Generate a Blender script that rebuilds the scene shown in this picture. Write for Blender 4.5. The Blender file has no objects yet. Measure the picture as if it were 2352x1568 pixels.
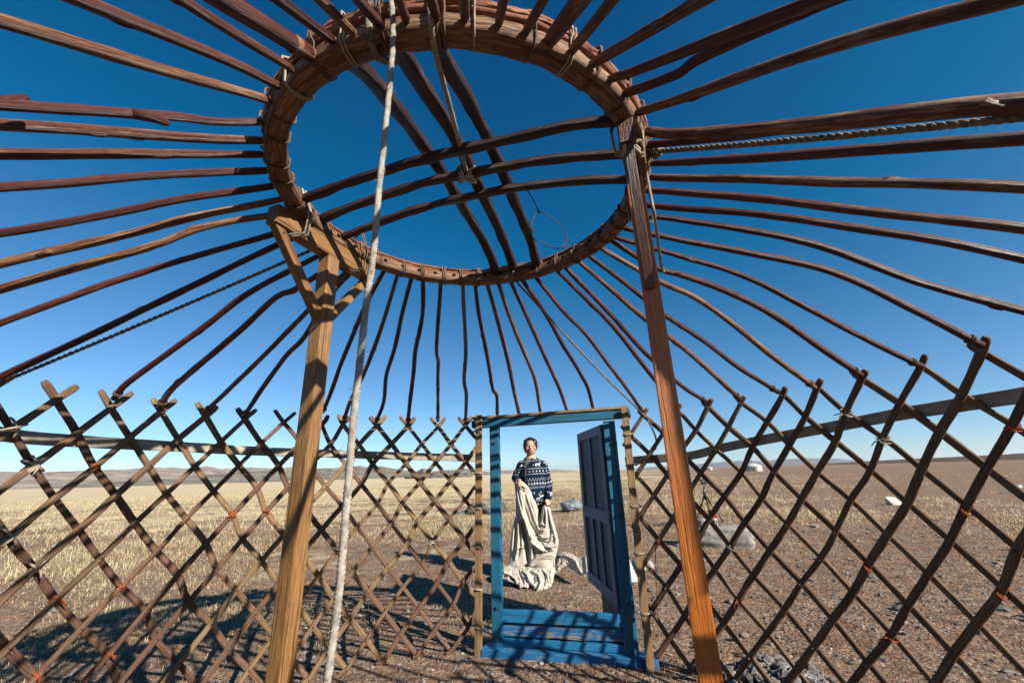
import bpy, bmesh, math, random
import numpy as np
from mathutils import Vector, Matrix, noise
rnd = random.Random(7)
R_ = math.radians
scene = bpy.context.scene
COL = scene.collection

# ------------------------------------------------------------------ camera
PITCH, ROLL, CAMZ = R_(18.04), R_(1.76), 1.17
cam = bpy.data.cameras.new('camera'); camo = bpy.data.objects.new('camera', cam); COL.objects.link(camo)
cam.sensor_width = 36; cam.lens = 930/2352*36; cam.clip_start = 0.02; cam.clip_end = 30000
camo.matrix_world = Matrix.Translation((0, 0, CAMZ)) @ Matrix.Rotation(math.pi/2+PITCH, 4, 'X') @ Matrix.Rotation(-ROLL, 4, 'Z')
scene.camera = camo
scene.render.resolution_x, scene.render.resolution_y = 1024, 682

# ------------------------------------------------------------------ sky, sun, exposure
SUN_AZ, SUN_EL = R_(132), R_(28.5)          # azimuth from +Y towards +X
w = bpy.data.worlds.new("World"); scene.world = w; w.use_nodes = True
wn = w.node_tree.nodes; wl = w.node_tree.links
sky = wn.new('ShaderNodeTexSky'); sky.sky_type = 'NISHITA'; sky.sun_disc = False
sky.sun_elevation = SUN_EL; sky.sun_rotation = SUN_AZ; sky.altitude = 2500
sky.air_density = 1.0; sky.dust_density = 0.8; sky.ozone_density = 4.0
bg = wn['Background']; bg.inputs['Strength'].default_value = 0.0600
sb_ = wn.new('ShaderNodeVectorMath'); sb_.operation = 'SUBTRACT'; sb_.inputs[1].default_value = (.64, .22, 0); wl.new(sky.outputs[0], sb_.inputs[0])
mx_ = wn.new('ShaderNodeVectorMath'); mx_.operation = 'MAXIMUM'; mx_.inputs[1].default_value = (0, 0, 0); wl.new(sb_.outputs[0], mx_.inputs[0])
wl.new(mx_.outputs[0], bg.inputs['Color'])      # a polarising filter's deeper blue
sun = bpy.data.lights.new('sun', 'SUN'); sun.energy = 5.0; sun.angle = R_(0.5); sun.color = (1.0, 0.93, 0.83)
suno = bpy.data.objects.new('sun', sun); COL.objects.link(suno)
SD = Vector((math.sin(SUN_AZ)*math.cos(SUN_EL), math.cos(SUN_AZ)*math.cos(SUN_EL), math.sin(SUN_EL)))
suno.rotation_euler = SD.to_track_quat('Z', 'Y').to_euler()
suno.location = SD*50
vs = scene.view_settings; vs.view_transform = 'Standard'; vs.look = 'None'; vs.exposure = 1.2; vs.gamma = 1
scene.render.engine = 'CYCLES'

HAZE = 7.5e-5
# ------------------------------------------------------------------ geometry of the place (metres)
C = Vector((-.16, 1.41, 0)); RW = 1.95            # centre and radius of the lattice wall
RC = Vector((-.17, 1.41, 0)); RI, RO = .652, .718   # roof ring
ZR, ZRT = 2.205, 2.256
H = 1.55; DZ = .14                                 # lattice: top crossing height, level step
def ray(x, y):
    X = (x-1176)/930; Y = -(y-784)/930; c, s = math.cos(ROLL), math.sin(ROLL)
    a = c*X+s*Y; b = -s*X+c*Y
    return Vector((a, math.cos(PITCH)-b*math.sin(PITCH), math.sin(PITCH)+b*math.cos(PITCH)))
O = Vector((0, 0, CAMZ))
def atz(x, y, z): d = ray(x, y); return O+d*((z-CAMZ)/d.z)
def aty(x, y, Y): d = ray(x, y); return O+d*(Y/d.y)
def cyl(x, y, R=RW):
    d = ray(x, y); A = d.x*d.x+d.y*d.y; ox, oy = -C.x, -C.y; B = ox*d.x+oy*d.y; c = ox*ox+oy*oy-R*R
    P = O+d*((-B+math.sqrt(B*B-A*c))/A); return math.degrees(math.atan2(P.x-C.x, P.y-C.y)), P.z
def wall(th, z, R=RW): t = R_(th); return Vector((C.x+R*math.sin(t), C.y+R*math.cos(t), z))
def ringp(th, R, z): t = R_(th); return Vector((RC.x+R*math.sin(t), RC.y+R*math.cos(t), z))
def ring_az(x, y, z=ZR): P = atz(x, y, z); return math.degrees(math.atan2(P.x-RC.x, P.y-RC.y))
def vplane(x, y, A, B):                            # ray against the vertical plane through A and B
    u = Vector((B.x-A.x, B.y-A.y, 0)); n = Vector((-u.y, u.x, 0)); d = ray(x, y)
    return O+d*((A-O).dot(n)/d.dot(n))

# ------------------------------------------------------------------ object helpers
def tag(o, label=None, cat=None, group=None, kind=None):
    if label: o['label'] = label
    if cat: o['category'] = cat
    if group: o['group'] = group
    if kind: o['kind'] = kind
    return o
def empty(name, loc=(0, 0, 0), label=None, cat=None, group=None):
    o = bpy.data.objects.new(name, None); COL.objects.link(o); o.location = loc; o.empty_display_size = .1
    return tag(o, label, cat, group)
class MB:
    def __init__(s): s.v = []; s.f = []; s.uv = []; s.mi = []; s.sm = []
    def add(s, vs, fs, uvs=None, mi=0, smooth=True):
        b = len(s.v); s.v += [tuple(v) for v in vs]
        for k, f in enumerate(fs):
            s.f.append([i+b for i in f]); s.uv.append(uvs[k] if uvs else [(0, 0)]*len(f)); s.mi.append(mi); s.sm.append(smooth)
    def tube(s, pts, rad, n=10, flat=None, up=None, mi=0, caps=True, lump=0, seed=0, ex=2.0, closed=False, twist=0):
        """tube along pts; rad float/list; flat = thickness/width ratio, width across up x tangent, thickness along up"""
        pts = [Vector(p) for p in pts]; N = len(pts)
        if not hasattr(rad, '__len__'): rad = [rad]*N
        L = 0; vs = []; prev = None; off = seed*3.17; Ls = []
        for i, p in enumerate(pts):
            if closed: t = pts[(i+1) % N]-pts[i-1]
            else: t = pts[min(i+1, N-1)]-pts[max(i-1, 0)]
            t.normalize()
            if i: L += (p-pts[i-1]).length
            Ls.append(L)
            if up is not None:
                u = (up(p) if callable(up) else Vector(up)); u = (u-t*u.dot(t)).normalized()
            else:
                if prev is None: u = Vector((0, 0, 1)) if abs(t.z) < .9 else Vector((1, 0, 0))
                else: u = prev
                u = (u-t*u.dot(t)).normalized()
            prev = u; sd = t.cross(u)
            for k in range(n):
                a = 2*math.pi*k/n+twist; ca, sa = math.cos(a), math.sin(a)
                if ex != 2.0:
                    ca = math.copysign(abs(ca)**(2/ex), ca); sa = math.copysign(abs(sa)**(2/ex), sa)
                r = rad[i]
                if lump: r *= 1+lump*noise.noise((L*9+off, ca*1.3, sa*1.3+off))+lump*.6*noise.noise((L*34+off, ca*2.5+off, sa*2.5))
                vs.append(p+sd*(ca*r)+u*(sa*r*(flat or 1)))
        fs = []; uvs = []
        M = N if closed else N-1
        for i in range(M):
            j = (i+1) % N; l0 = Ls[i]; l1 = Ls[j] if j else Ls[-1]+(pts[0]-pts[-1]).length
            for k in range(n):
                k2 = (k+1) % n
                fs.append((i*n+k, i*n+k2, j*n+k2, j*n+k)); uvs.append([(k/n+off, l0+off), ((k+1)/n+off, l0+off), ((k+1)/n+off, l1+off), (k/n+off, l1+off)])
        s.add(vs, fs, uvs, mi)
        if caps and not closed:
            b = len(s.v)-len(vs)
            s.f += [[b+k for k in reversed(range(n))], [b+(N-1)*n+k for k in range(n)]]; s.uv += [[(.1*k+off, off) for k in range(n)]]*2; s.mi += [mi, mi]; s.sm += [False, False]
        return s
    def box(s, c, sx, sy, sz, M=None, mi=0, bev=0.0):
        """box centred at c, half sizes, optional 3x3 rotation; bevel via chamfered corners"""
        c = Vector(c); M = M or Matrix.Identity(3); bm = bmesh.new()
        bmesh.ops.create_cube(bm, size=2)
        for v in bm.verts: v.co = Vector((v.co.x*sx, v.co.y*sy, v.co.z*sz))
        if bev: bmesh.ops.bevel(bm, geom=bm.edges[:], offset=bev, segments=2, affect='EDGES', profile=.6)
        bm.normal_update()
        big = max((sx, sy, sz)); ax = (sx, sy, sz).index(big); off = rnd.random()*20
        vs = [c+M @ v.co for v in bm.verts]; fs = []; uvs = []
        for f in bm.faces:
            fs.append([v.index for v in f.verts]); a = f.normal; q = []
            oth = [i for i in range(3) if i != ax]
            for v in f.verts:
                co = v.co; w_ = oth[0] if abs(a[oth[0]]) < abs(a[oth[1]]) else oth[1]
                if abs(a[ax]) > .7: q.append((co[oth[0]]*4+off, co[oth[1]]+off))
                else: q.append((co[w_]*4+off+(3 if w_ == oth[0] else 7), co[ax]+off))
            uvs.append(q)
        bm.free(); s.add(vs, fs, uvs, mi, smooth=False); return s
    def build(s, name, mat, parent=None, loc=None):
        me = bpy.data.meshes.new(name); me.from_pydata(s.v, [], s.f)
        ul = me.uv_layers.new(name='UVMap'); flat = []
        for q in s.uv:
            for a in q: flat += [a[0], a[1]]
        ul.data.foreach_set('uv', flat)
        me.polygons.foreach_set('material_index', s.mi); me.polygons.foreach_set('use_smooth', s.sm)
        for m in (mat if isinstance(mat, (list, tuple)) else [mat]): me.materials.append(m)
        me.update(); o = bpy.data.objects.new(name, me); COL.objects.link(o)
        if parent:
            o.parent = parent; o.matrix_parent_inverse = Matrix.Translation(parent.location).inverted()
        return o
def crom(P, n=6):
    """smooth curve through points"""
    P = [Vector(p) for p in P]; Q = [P[0]*2-P[1]]+P+[P[-1]*2-P[-2]]; out = []
    for i in range(1, len(Q)-2):
        for k in range(n):
            t = k/n; a, b, c, d = Q[i-1], Q[i], Q[i+1], Q[i+2]
            out.append(.5*((2*b)+(c-a)*t+(2*a-5*b+4*c-d)*t*t+(3*b-a-3*c+d)*t**3))
    return out+[P[-1]]
def basis(x, z=Vector((0, 0, 1))):                 # matrix whose columns are x, y, z axes
    x = x.normalized(); y = z.cross(x).normalized(); z = x.cross(y); return Matrix((x, y, z)).transposed()

# ------------------------------------------------------------------ materials
def mat(name, rough=.6, spec=.4):
    m = bpy.data.materials.new(name); m.use_nodes = True; nt = m.node_tree; b = nt.nodes['Principled BSDF']
    b.inputs['Roughness'].default_value = rough; b.inputs['Specular IOR Level'].default_value = spec
    return m, nt, b
def N(nt, t, **k):
    n = nt.nodes.new(t)
    for a, v in k.items():
        if a.startswith('i_'): n.inputs[a[2:].replace('_', ' ')].default_value = v
        else: setattr(n, a, v)
    return n
def coords(nt, src='UV', scale=(1, 1, 1)):
    tc = N(nt, 'ShaderNodeTexCoord'); mp = N(nt, 'ShaderNodeMapping'); mp.inputs['Scale'].default_value = scale
    nt.links.new(tc.outputs[src], mp.inputs['Vector']); return mp.outputs[0]
def tnoise(nt, vec, scale=5, detail=6, rough=.6, dist=0, out=0):
    n = N(nt, 'ShaderNodeTexNoise'); n.inputs['Scale'].default_value = scale; n.inputs['Detail'].default_value = detail
    n.inputs['Roughness'].default_value = rough; n.inputs['Distortion'].default_value = dist; nt.links.new(vec, n.inputs['Vector']); return n.outputs[out]
def ramp(nt, fac, stops, interp='LINEAR'):
    r = N(nt, 'ShaderNodeValToRGB'); e = r.color_ramp.elements; r.color_ramp.interpolation = interp
    while len(e) < len(stops): e.new(.5)
    for k, (p, c) in enumerate(stops): e[k].position = p; e[k].color = (*c, 1) if len(c) == 3 else c
    nt.links.new(fac, r.inputs[0]); return r.outputs[0]
def mix(nt, fac, a, b, mode='MIX'):
    m = N(nt, 'ShaderNodeMix'); m.data_type = 'RGBA'; m.blend_type = mode
    for sck, v in ((m.inputs[0], fac), (m.inputs[6], a), (m.inputs[7], b)):
        if hasattr(v, 'is_linked') or hasattr(v, 'links'): nt.links.new(v, sck)
        elif isinstance(v, (int, float)): sck.default_value = v
        else: sck.default_value = (*v, 1)
    return m.outputs[2]
def math_(nt, op, a, b=0.0, c=0.0, clamp=False):
    m = N(nt, 'ShaderNodeMath'); m.operation = op; m.use_clamp = clamp
    for sck, v in zip(m.inputs, (a, b, c)):
        if hasattr(v, 'links'): nt.links.new(v, sck)
        else: sck.default_value = v
    return m.outputs[0]
def bump(nt, b, h, strength=.5, dist=.01):
    n = N(nt, 'ShaderNodeBump'); n.inputs['Strength'].default_value = strength; n.inputs['Distance'].default_value = dist
    nt.links.new(h, n.inputs['Height']); nt.links.new(n.outputs[0], b.inputs['Normal'])
BW = (0, 0, 0); WW = (1, 1, 1)
def wood(name, dark, light, paint=None, cover=.5, rough=.6, gs=1.0, coat=0, var=.25, spec=.35, crack=.75):
    """grain follows the UV's v; paint flakes to bare wood"""
    m, nt, b = mat(name, rough, spec)
    v = coords(nt, 'UV', (6*gs, 1.6*gs, 1)); fine = tnoise(nt, v, 9, 8, .7)
    v2 = coords(nt, 'UV', (2.2, 1.0, 1)); big = tnoise(nt, v2, 3.2, 5, .6, .4)
    g = ramp(nt, fine, [(.32, dark), (.62, light)])
    oi = N(nt, 'ShaderNodeObjectInfo'); col = g
    if paint:
        v3 = coords(nt, 'UV', (3.5, 2.2, 1)); fl = tnoise(nt, v3, 4.5, 9, .72, .3)
        s_ = math_(nt, 'MULTIPLY_ADD', oi.outputs['Random'], .16, fl); s_ = math_(nt, 'MULTIPLY_ADD', big, .35, s_)
        c0 = .755+(cover-.5)*.55
        fac = ramp(nt, s_, [(c0-.035, BW), (c0+.035, WW)])
        p2 = mix(nt, ramp(nt, fine, [(.3, BW), (.7, WW)]), paint, tuple(min(1, c*1.8+.004) for c in paint))
        col = mix(nt, fac, p2, g)
    dk = math_(nt, 'MULTIPLY_ADD', oi.outputs['Random'], var*2, 1-var)
    hs = N(nt, 'ShaderNodeHueSaturation'); nt.links.new(dk, hs.inputs['Value']); nt.links.new(col, hs.inputs['Color'])
    hu = math_(nt, 'MULTIPLY_ADD', oi.outputs['Random'], .03, .485); nt.links.new(hu, hs.inputs['Hue'])
    col2 = mix(nt, ramp(nt, big, [(.35, (.45, .45, .45)), (.62, WW)]), (.55, .5, .48), WW)
    col3 = mix(nt, .8, hs.outputs[0], col2, 'MULTIPLY')
    nt.links.new(col3, b.inputs['Base Color'])
    v4 = coords(nt, 'UV', (9, .9, 1)); ck = tnoise(nt, v4, 2.2, 4, .55); ckr = ramp(nt, ck, [(.36, (.22, .2, .18)), (.43, WW)])
    col3 = mix(nt, crack, col3, ckr, 'MULTIPLY'); nt.links.new(col3, b.inputs['Base Color'])
    bump(nt, b, math_(nt, 'MULTIPLY_ADD', ckr, .6, fine), .9, .005)
    if coat: b.inputs['Coat Weight'].default_value = coat; b.inputs['Coat Roughness'].default_value = .18
    return m
M = {}
M['pole'] = wood('painted_pole_wood', (.022, .011, .006), (.32, .165, .085), (.062, .0125, .006), .64, .42, spec=.38, var=.4)
M['arch'] = wood('dark_red_wood', (.03, .014, .008), (.15, .085, .045), (.026, .0065, .004), .72, .4)
M['ring'] = wood('ring_wood', (.06, .027, .014), (.34, .19, .10), (.10, .034, .017), .5, .6, gs=.8)
M['ringup'] = wood('ring_upper_wood', (.14, .055, .03), (.42, .25, .14), (.27, .085, .04), .62, .7, gs=1.4)
M['rod'] = wood('weathered_rod_wood', (.022, .011, .006), (.24, .135, .07), None, .5, .7, gs=1.3, var=.3)
M['stile'] = wood('stile_wood', (.17, .085, .035), (.42, .26, .12), None, .5, .6, var=.1)
M['lpost'] = wood('honey_post_wood', (.15, .066, .018), (.40, .205, .066), None, .5, .5, gs=.7, var=.1)
M['rpost'] = wood('orange_red_post_paint', (.29, .095, .010), (.40, .145, .014), (.31, .092, .008), .55, .33, coat=.35, var=.03, crack=.1)
M['rtop'] = wood('dark_red_brace_paint', (.09, .03, .012), (.2, .07, .028), (.075, .023, .008), .7, .36, coat=.2, var=.05)
M['blue'] = wood('blue_door_paint', (.16, .10, .05), (.30, .22, .13), (.002, .072, .142), .80, .5, var=.03, crack=.4)
M['blueb'] = wood('bright_blue_board_paint', (.16, .10, .05), (.30, .22, .13), (.003, .105, .225), .74, .5, var=.03, crack=.4)
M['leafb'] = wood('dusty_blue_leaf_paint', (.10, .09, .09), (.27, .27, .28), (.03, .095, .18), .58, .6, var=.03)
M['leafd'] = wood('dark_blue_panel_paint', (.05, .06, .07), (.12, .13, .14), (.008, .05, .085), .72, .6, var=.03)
M['greyw'] = wood('grey_board_wood', (.12, .1, .09), (.26, .22, .2), None, .5, .8, var=.1)
def simple(name, col, rough=.7, spec=.3, nz=.25, sc=30, metal=0, bs=.3, src='Object', bd=.004):
    m, nt, b = mat(name, rough, spec); v = coords(nt, src); n = tnoise(nt, v, sc, 6, .65)
    lo = tuple(c*(1-nz) for c in col); hi = tuple(min(1, c*(1+nz)) for c in col)
    nt.links.new(ramp(nt, n, [(.3, lo), (.7, hi)]), b.inputs['Base Color']); b.inputs['Metallic'].default_value = metal
    bump(nt, b, n, bs, bd); return m
M['rope'] = simple('white_cord', (.37, .335, .285), .9, .1, .45, 60)
M['hair_rope'] = simple('horsehair_rope', (.26, .22, .17), .95, .1, .55, 40)
M['cord'] = simple('pale_lashing_cord', (.42, .35, .26), .9, .1, .3, 60)
M['leather'] = simple('dark_rawhide', (.16, .10, .065), .7, .2, .4, 50)
M['orange'] = simple('orange_twine', (.44, .085, .018), .8, .2, .3, 80)
M['band'] = simple('canvas_band', (.38, .335, .27), .9, .1, .3, 14)
M['wire'] = simple('rusty_wire', (.045, .035, .03), .6, .4, .4, 60)
M['hole'] = simple('dark_hole', (.012, .009, .007), .9, .05)
M['iron'] = simple('dark_iron', (.04, .035, .03), .5, .5, .3, 40, metal=.6)
M['black'] = simple('black_plastic', (.018, .018, .02), .35, .5)
M['alu'] = simple('grey_metal', (.35, .35, .36), .35, .5, .1, 30, metal=.8)

# ================================================================== ground and far land
def gz(x, y):                                     # gentle relief of the plain
    d = math.hypot(x, y-1.4); k = min(1, max(0, (d-2.5)/6))
    return (noise.noise((x*.35, y*.35, 1.3))*.05+noise.noise((x*.09, y*.09, 4.1))*.10)*k*min(1, 40/(d+1))
def ground():
    mb = MB(); rs = [0]; r = .25
    while r < 9000: rs.append(r); r *= 1.075 if r < 60 else 1.2
    A = 144; vs = [(0, 1.4, 0)]; fs = []
    for r in rs[1:]:
        for k in range(A):
            a = 2*math.pi*k/A; x = r*math.sin(a); y = 1.4+r*math.cos(a); fine = .012*noise.noise((x*2.3, y*2.3, 0)) if r < 40 else 0
            vs.append((x, y, gz(x, y)+fine))
    for k in range(A): fs.append((0, 1+(k+1) % A, 1+k))
    for i in range(len(rs)-2):
        for k in range(A):
            a = 1+i*A+k; b = 1+i*A+(k+1) % A; fs.append((a, b, b+A, a+A))
    mb.add(vs, fs)
    m, nt, b = mat('steppe_ground', .95, .08)
    tc = N(nt, 'ShaderNodeTexCoord'); P = tc.outputs['Object']
    sx = N(nt, 'ShaderNodeSeparateXYZ'); nt.links.new(P, sx.inputs[0])
    n1 = tnoise(nt, P, .55, 6, .62, .4); n2 = tnoise(nt, P, 2.6, 6, .65); n3 = tnoise(nt, P, 24, 6, .75); n4 = tnoise(nt, P, 90, 4, .7)
    mp = N(nt, 'ShaderNodeMapping'); mp.inputs['Scale'].default_value = (.02, .11, 1); nt.links.new(P, mp.inputs['Vector']); nb = tnoise(nt, mp.outputs[0], 1.0, 6, .6, .3)
    # dry grass cover: stronger to the left and beyond a few metres, streaky in the distance
    lef = N(nt, 'ShaderNodeMapRange'); lef.inputs[1].default_value = 6.0; lef.inputs[2].default_value = -7.0; nt.links.new(sx.outputs[0], lef.inputs[0])
    far = N(nt, 'ShaderNodeMapRange'); far.inputs[1].default_value = 6.0; far.inputs[2].default_value = 45.0; nt.links.new(sx.outputs[1], far.inputs[0])
    # ratio x/y decides the side in the distance
    rat = math_(nt, 'DIVIDE', sx.outputs[0], math_(nt, 'MAXIMUM', sx.outputs[1], 3.0))
    rr = N(nt, 'ShaderNodeMapRange'); rr.inputs[1].default_value = .62; rr.inputs[2].default_value = .1; nt.links.new(rat, rr.inputs[0])
    cover = math_(nt, 'MULTIPLY', far.outputs[0], rr.outputs[0])
    cover = math_(nt, 'MULTIPLY_ADD', lef.outputs[0], .20, math_(nt, 'MULTIPLY', cover, .52))
    cover = math_(nt, 'ADD', cover, math_(nt, 'MULTIPLY_ADD', nb, 1.7, -.85))
    cover = math_(nt, 'ADD', cover, math_(nt, 'MULTIPLY_ADD', n1, 1.3, -.65))
    cover = math_(nt, 'ADD', cover, math_(nt, 'MULTIPLY_ADD', n2, .7, -.35))
    fac = ramp(nt, cover, [(.24, BW), (.50, WW)])
    vo = N(nt, 'ShaderNodeTexVoronoi'); vo.inputs['Scale'].default_value = 38; nt.links.new(P, vo.inputs['Vector'])
    vc = N(nt, 'ShaderNodeSeparateColor'); nt.links.new(vo.outputs['Color'], vc.inputs[0])
    soil = ramp(nt, n3, [(.34, (.055, .034, .024)), (.5, (.25, .172, .115)), (.66, (.52, .41, .29))])
    peb = ramp(nt, vc.outputs[0], [(.0, (.04, .037, .035)), (.45, (.2, .18, .16)), (.7, (.26, .17, .12)), (1, (.56, .51, .45))])
    pf = ramp(nt, vc.outputs[1], [(.40, BW), (.5, WW)])
    pm = math_(nt, 'MULTIPLY', pf, ramp(nt, vo.outputs['Distance'], [(.25, WW), (.55, BW)]))
    soil = mix(nt, pm, soil, peb)
    red = mix(nt, ramp(nt, tnoise(nt, P, 1.7, 7, .7), [(.40, BW), (.60, (.55, .55, .55))]), soil, (.27, .15, .09))
    pt = ramp(nt, tnoise(nt, P, 5.5, 6, .75), [(.36, (.5, .46, .44)), (.56, WW)]); red = mix(nt, 1.0, red, pt, 'MULTIPLY')
    grass = ramp(nt, n4, [(.3, (.44, .34, .19)), (.52, (.64, .52, .32)), (.75, (.78, .66, .45))])
    col = mix(nt, math_(nt, 'MULTIPLY', fac, math_(nt, 'MULTIPLY_ADD', n3, .6, .55), clamp=True), red, grass)
    nt.links.new(col, b.inputs['Base Color'])
    h = math_(nt, 'ADD', math_(nt, 'MULTIPLY', n3, .5), math_(nt, 'MULTIPLY', vo.outputs['Distance'], -.5)); h = math_(nt, 'MULTIPLY_ADD', n4, .3, h)
    bump(nt, b, h, .9, .03)
    return tag(mb.build('ground', m), kind='structure')
ground()
def hills(name, prof, dist, depth, mats, base=-2, rough=1.0, seed=0):
    """a range whose skyline follows (azimuth, elevation) pairs, with real depth and slopes front and back"""
    az = [math.degrees(math.atan2(*ray(x, y).xy)) for x, y in prof]
    el = [math.atan2(ray(x, y).z, ray(x, y).xy.length) for x, y in prof]
    n = 260; m = 16; vs = []; fs = []
    for i in range(n+1):
        a = az[0]+(az[-1]-az[0])*i/n; e = float(np.interp(a, az, el)); hh = dist*math.tan(max(e, 0))+CAMZ
        for j in range(m+1):
            t = j/m*2-1; q = math.exp(-(t*1.9)**2)-math.exp(-3.6)
            r = dist+t*depth; aa = R_(a)
            nz = noise.fractal((a*.6*rough, t*2+seed, seed), 1, 2, 5)
            z = base+(hh-base)*q/(1-math.exp(-3.6))*(1+.22*nz*(1-math.exp(-(t*3)**2)))+abs(nz)*hh*.10*q
            vs.append((r*math.sin(aa), r*math.cos(aa), z))
    for i in range(n):
        for j in range(m):
            a = i*(m+1)+j; fs.append((a, a+m+1, a+m+2, a+1))
    mb = MB(); mb.add(vs, fs); return tag(mb.build(name, mats), kind='structure')
def hillmat(name, c1, c2, sc):
    m, nt, b = mat(name, .95, .05); P = coords(nt, 'Object', (sc, sc, sc*3)); n = tnoise(nt, P, 1, 9, .7, .5)
    nt.links.new(ramp(nt, n, [(.36, c1), (.64, c2)]), b.inputs['Base Color']); bump(nt, b, n, .8, 12); return m
hm1 = hillmat('hill_brown', (.17, .125, .095), (.42, .34, .26), .012)
hm2 = hillmat('hill_dark', (.11, .10, .075), (.30, .27, .20), .03)
hills('hills', [(-500, 1092), (-250, 1080), (-80, 1088), (0, 1083), (100, 1084), (180, 1082), (260, 1078), (300, 1078), (333, 1073), (383, 1074), (433, 1076), (473, 1070), (507, 1077), (553, 1078), (583, 1073), (633, 1076), (667, 1073), (723, 1076), (784, 1073), (827, 1071), (880, 1078), (951, 1085), (1100, 1088), (1147, 1081), (1177, 1079), (1210, 1082), (1277, 1078), (1317, 1080), (1350, 1084), (1390, 1082)], 2600, 900, hm1, seed=2)
hills('hills', [(120, 1117), (260, 1106), (340, 1100), (433, 1099), (480, 1090), (560, 1083), (640, 1080), (690, 1083), (740, 1076), (784, 1079), (827, 1069), (851, 1074), (877, 1071), (917, 1078), (951, 1083), (1000, 1084), (1067, 1076), (1090, 1079), (1117, 1083), (1150, 1087)], 1000, 260, hm2, base=-1, rough=2.5, seed=5)
hills('hills', [(1430, 1079), (1500, 1072), (1593, 1067), (1626, 1063), (1676, 1059), (1702, 1058), (1727, 1058), (1752, 1059), (1785, 1055), (1835, 1053), (1876, 1052), (1925, 1053), (1970, 1057), (2030, 1061), (2060, 1061)], 6500, 1500, hillmat('far_mountain_rock', (.08, .075, .08), (.16, .15, .15), .004), base=-5, rough=2, seed=9)
hills('hills', [(1880, 1065), (2040, 1056), (2150, 1051), (2250, 1046), (2352, 1041), (2600, 1028), (3000, 1010), (3400, 1000)], 700, 500, hillmat('low_rise_soil', (.085, .06, .045), (.16, .115, .08), .05), base=-3, rough=.6, seed=11)

# ================================================================== roof ring (toono)
ring = empty('roof_ring', (RC.x, RC.y, ZR), 'round red-brown wooden roof ring with crossed arched bars overhead', 'roof ring')
def hoop(r0, r1, z0, z1, mats, name, seed=0, holes=False, amp=.004):
    mb = MB(); cr = (r0+r1)/2; cz = (z0+z1)/2; hw = (r1-r0)/2; hh = (z1-z0)/2; n = 240; sec = []
    for (a, b) in ((-1, -.7), (-.75, -1), (.75, -1), (1, -.7), (1, .7), (.75, 1), (-.75, 1), (-1, .7)): sec.append((a, b))
    vs = []; fs = []; uvs = []; k = len(sec)
    for i in range(n):
        th = 360*i/n; p = ringp(th, 1, 0)-RC
        for j, (a, b) in enumerate(sec):
            e = amp*noise.noise((p.x*9+seed, p.y*9, j*.7))+amp*.5*noise.noise((p.x*30+seed, p.y*30, j*1.7))
            vs.append(ringp(th, cr+a*hw+e, cz+b*hh+e))
    for i in range(n):
        i2 = (i+1) % n; L0 = i/n*4.4; L1 = (i+1)/n*4.4
        for j in range(k):
            j2 = (j+1) % k; fs.append((i*k+j, i*k+j2, i2*k+j2, i2*k+j)); uvs.append([(j/k*1.3+seed, L0), ((j+1)/k*1.3+seed, L0), ((j+1)/k*1.3+seed, L1), (j/k*1.3+seed, L1)])
    mb.add(vs, fs, uvs)
    if holes:
        for i in range(44):                         # peg holes on the inner face
            th = i*360/44+3+rnd.uniform(-1, 1); c = ringp(th, r0-.0035, z0+(z1-z0)*.66); nrm = (c-ringp(th, 0, c.z)).normalized(); tg = nrm.cross(Vector((0, 0, 1)))
            q = [c+tg*(math.cos(a)*.011)+Vector((0, 0, 1))*(math.sin(a)*.0075) for a in [x*math.pi/5 for x in range(10)]]
            mb.add(q, [list(range(10))], mi=1, smooth=False)
    return mb.build(name, mats, ring)
hoop(RI, RO, ZR, ZRT, [M['ring'], M['hole']], 'hoop', 0, True)
hoop(RO-.040, RO+.008, ZRT+.001, ZRT+.012, M['ringup'], 'upper_hoop', 3, amp=.006)
hoop(RO-.036, RO+.012, ZRT+.015, ZRT+.025, M['ringup'], 'upper_hoop', 7, amp=.007)
hoop(RO-.040, RO+.009, ZRT+.028, ZRT+.038, M['ringup'], 'upper_hoop', 11, amp=.007)
def lashing(th, n=3, wide=.005, tall=True, m='leather'):
    mb = MB()
    for k in range(n):
        t = th+(k-(n-1)/2)*.75+rnd.uniform(-.15, .15); z1 = ZRT+(.042 if tall else .004); pts = []
        sk = rnd.uniform(-.6, .6)
        for (r, z, s) in ((RI-.005, ZR+.012, 0), (RI+.015, ZR-.005, .2), (RO-.015, ZR-.005, .8), (RO+.005, ZR+.012, 1), (RO+.007, ZRT, 1.2), (RO+.02, ZRT+.012, 1.1), (RO+.02, z1-.008, 1), (RO+.005, z1, .8), (RO-.04, z1, .3), (RI+.02, ZRT+.005, .1), (RI-.004, ZRT-.005, 0)):
            pts.append(ringp(t+sk*s, r, z))
        mb.tube(pts, wide, 6, closed=True, lump=.2, seed=rnd.random()*9)
    return mb.build('lashing', M[m], ring)
for i in range(38):
    th = i*360/38+rnd.uniform(-1.5, 1.5)
    lashing(th, rnd.choice([1, 2, 2, 3]), rnd.choice([.0028, .0035, .0042]), m=rnd.choice(['leather', 'leather', 'cord']) if 120 < th < 240 else 'leather')
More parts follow.
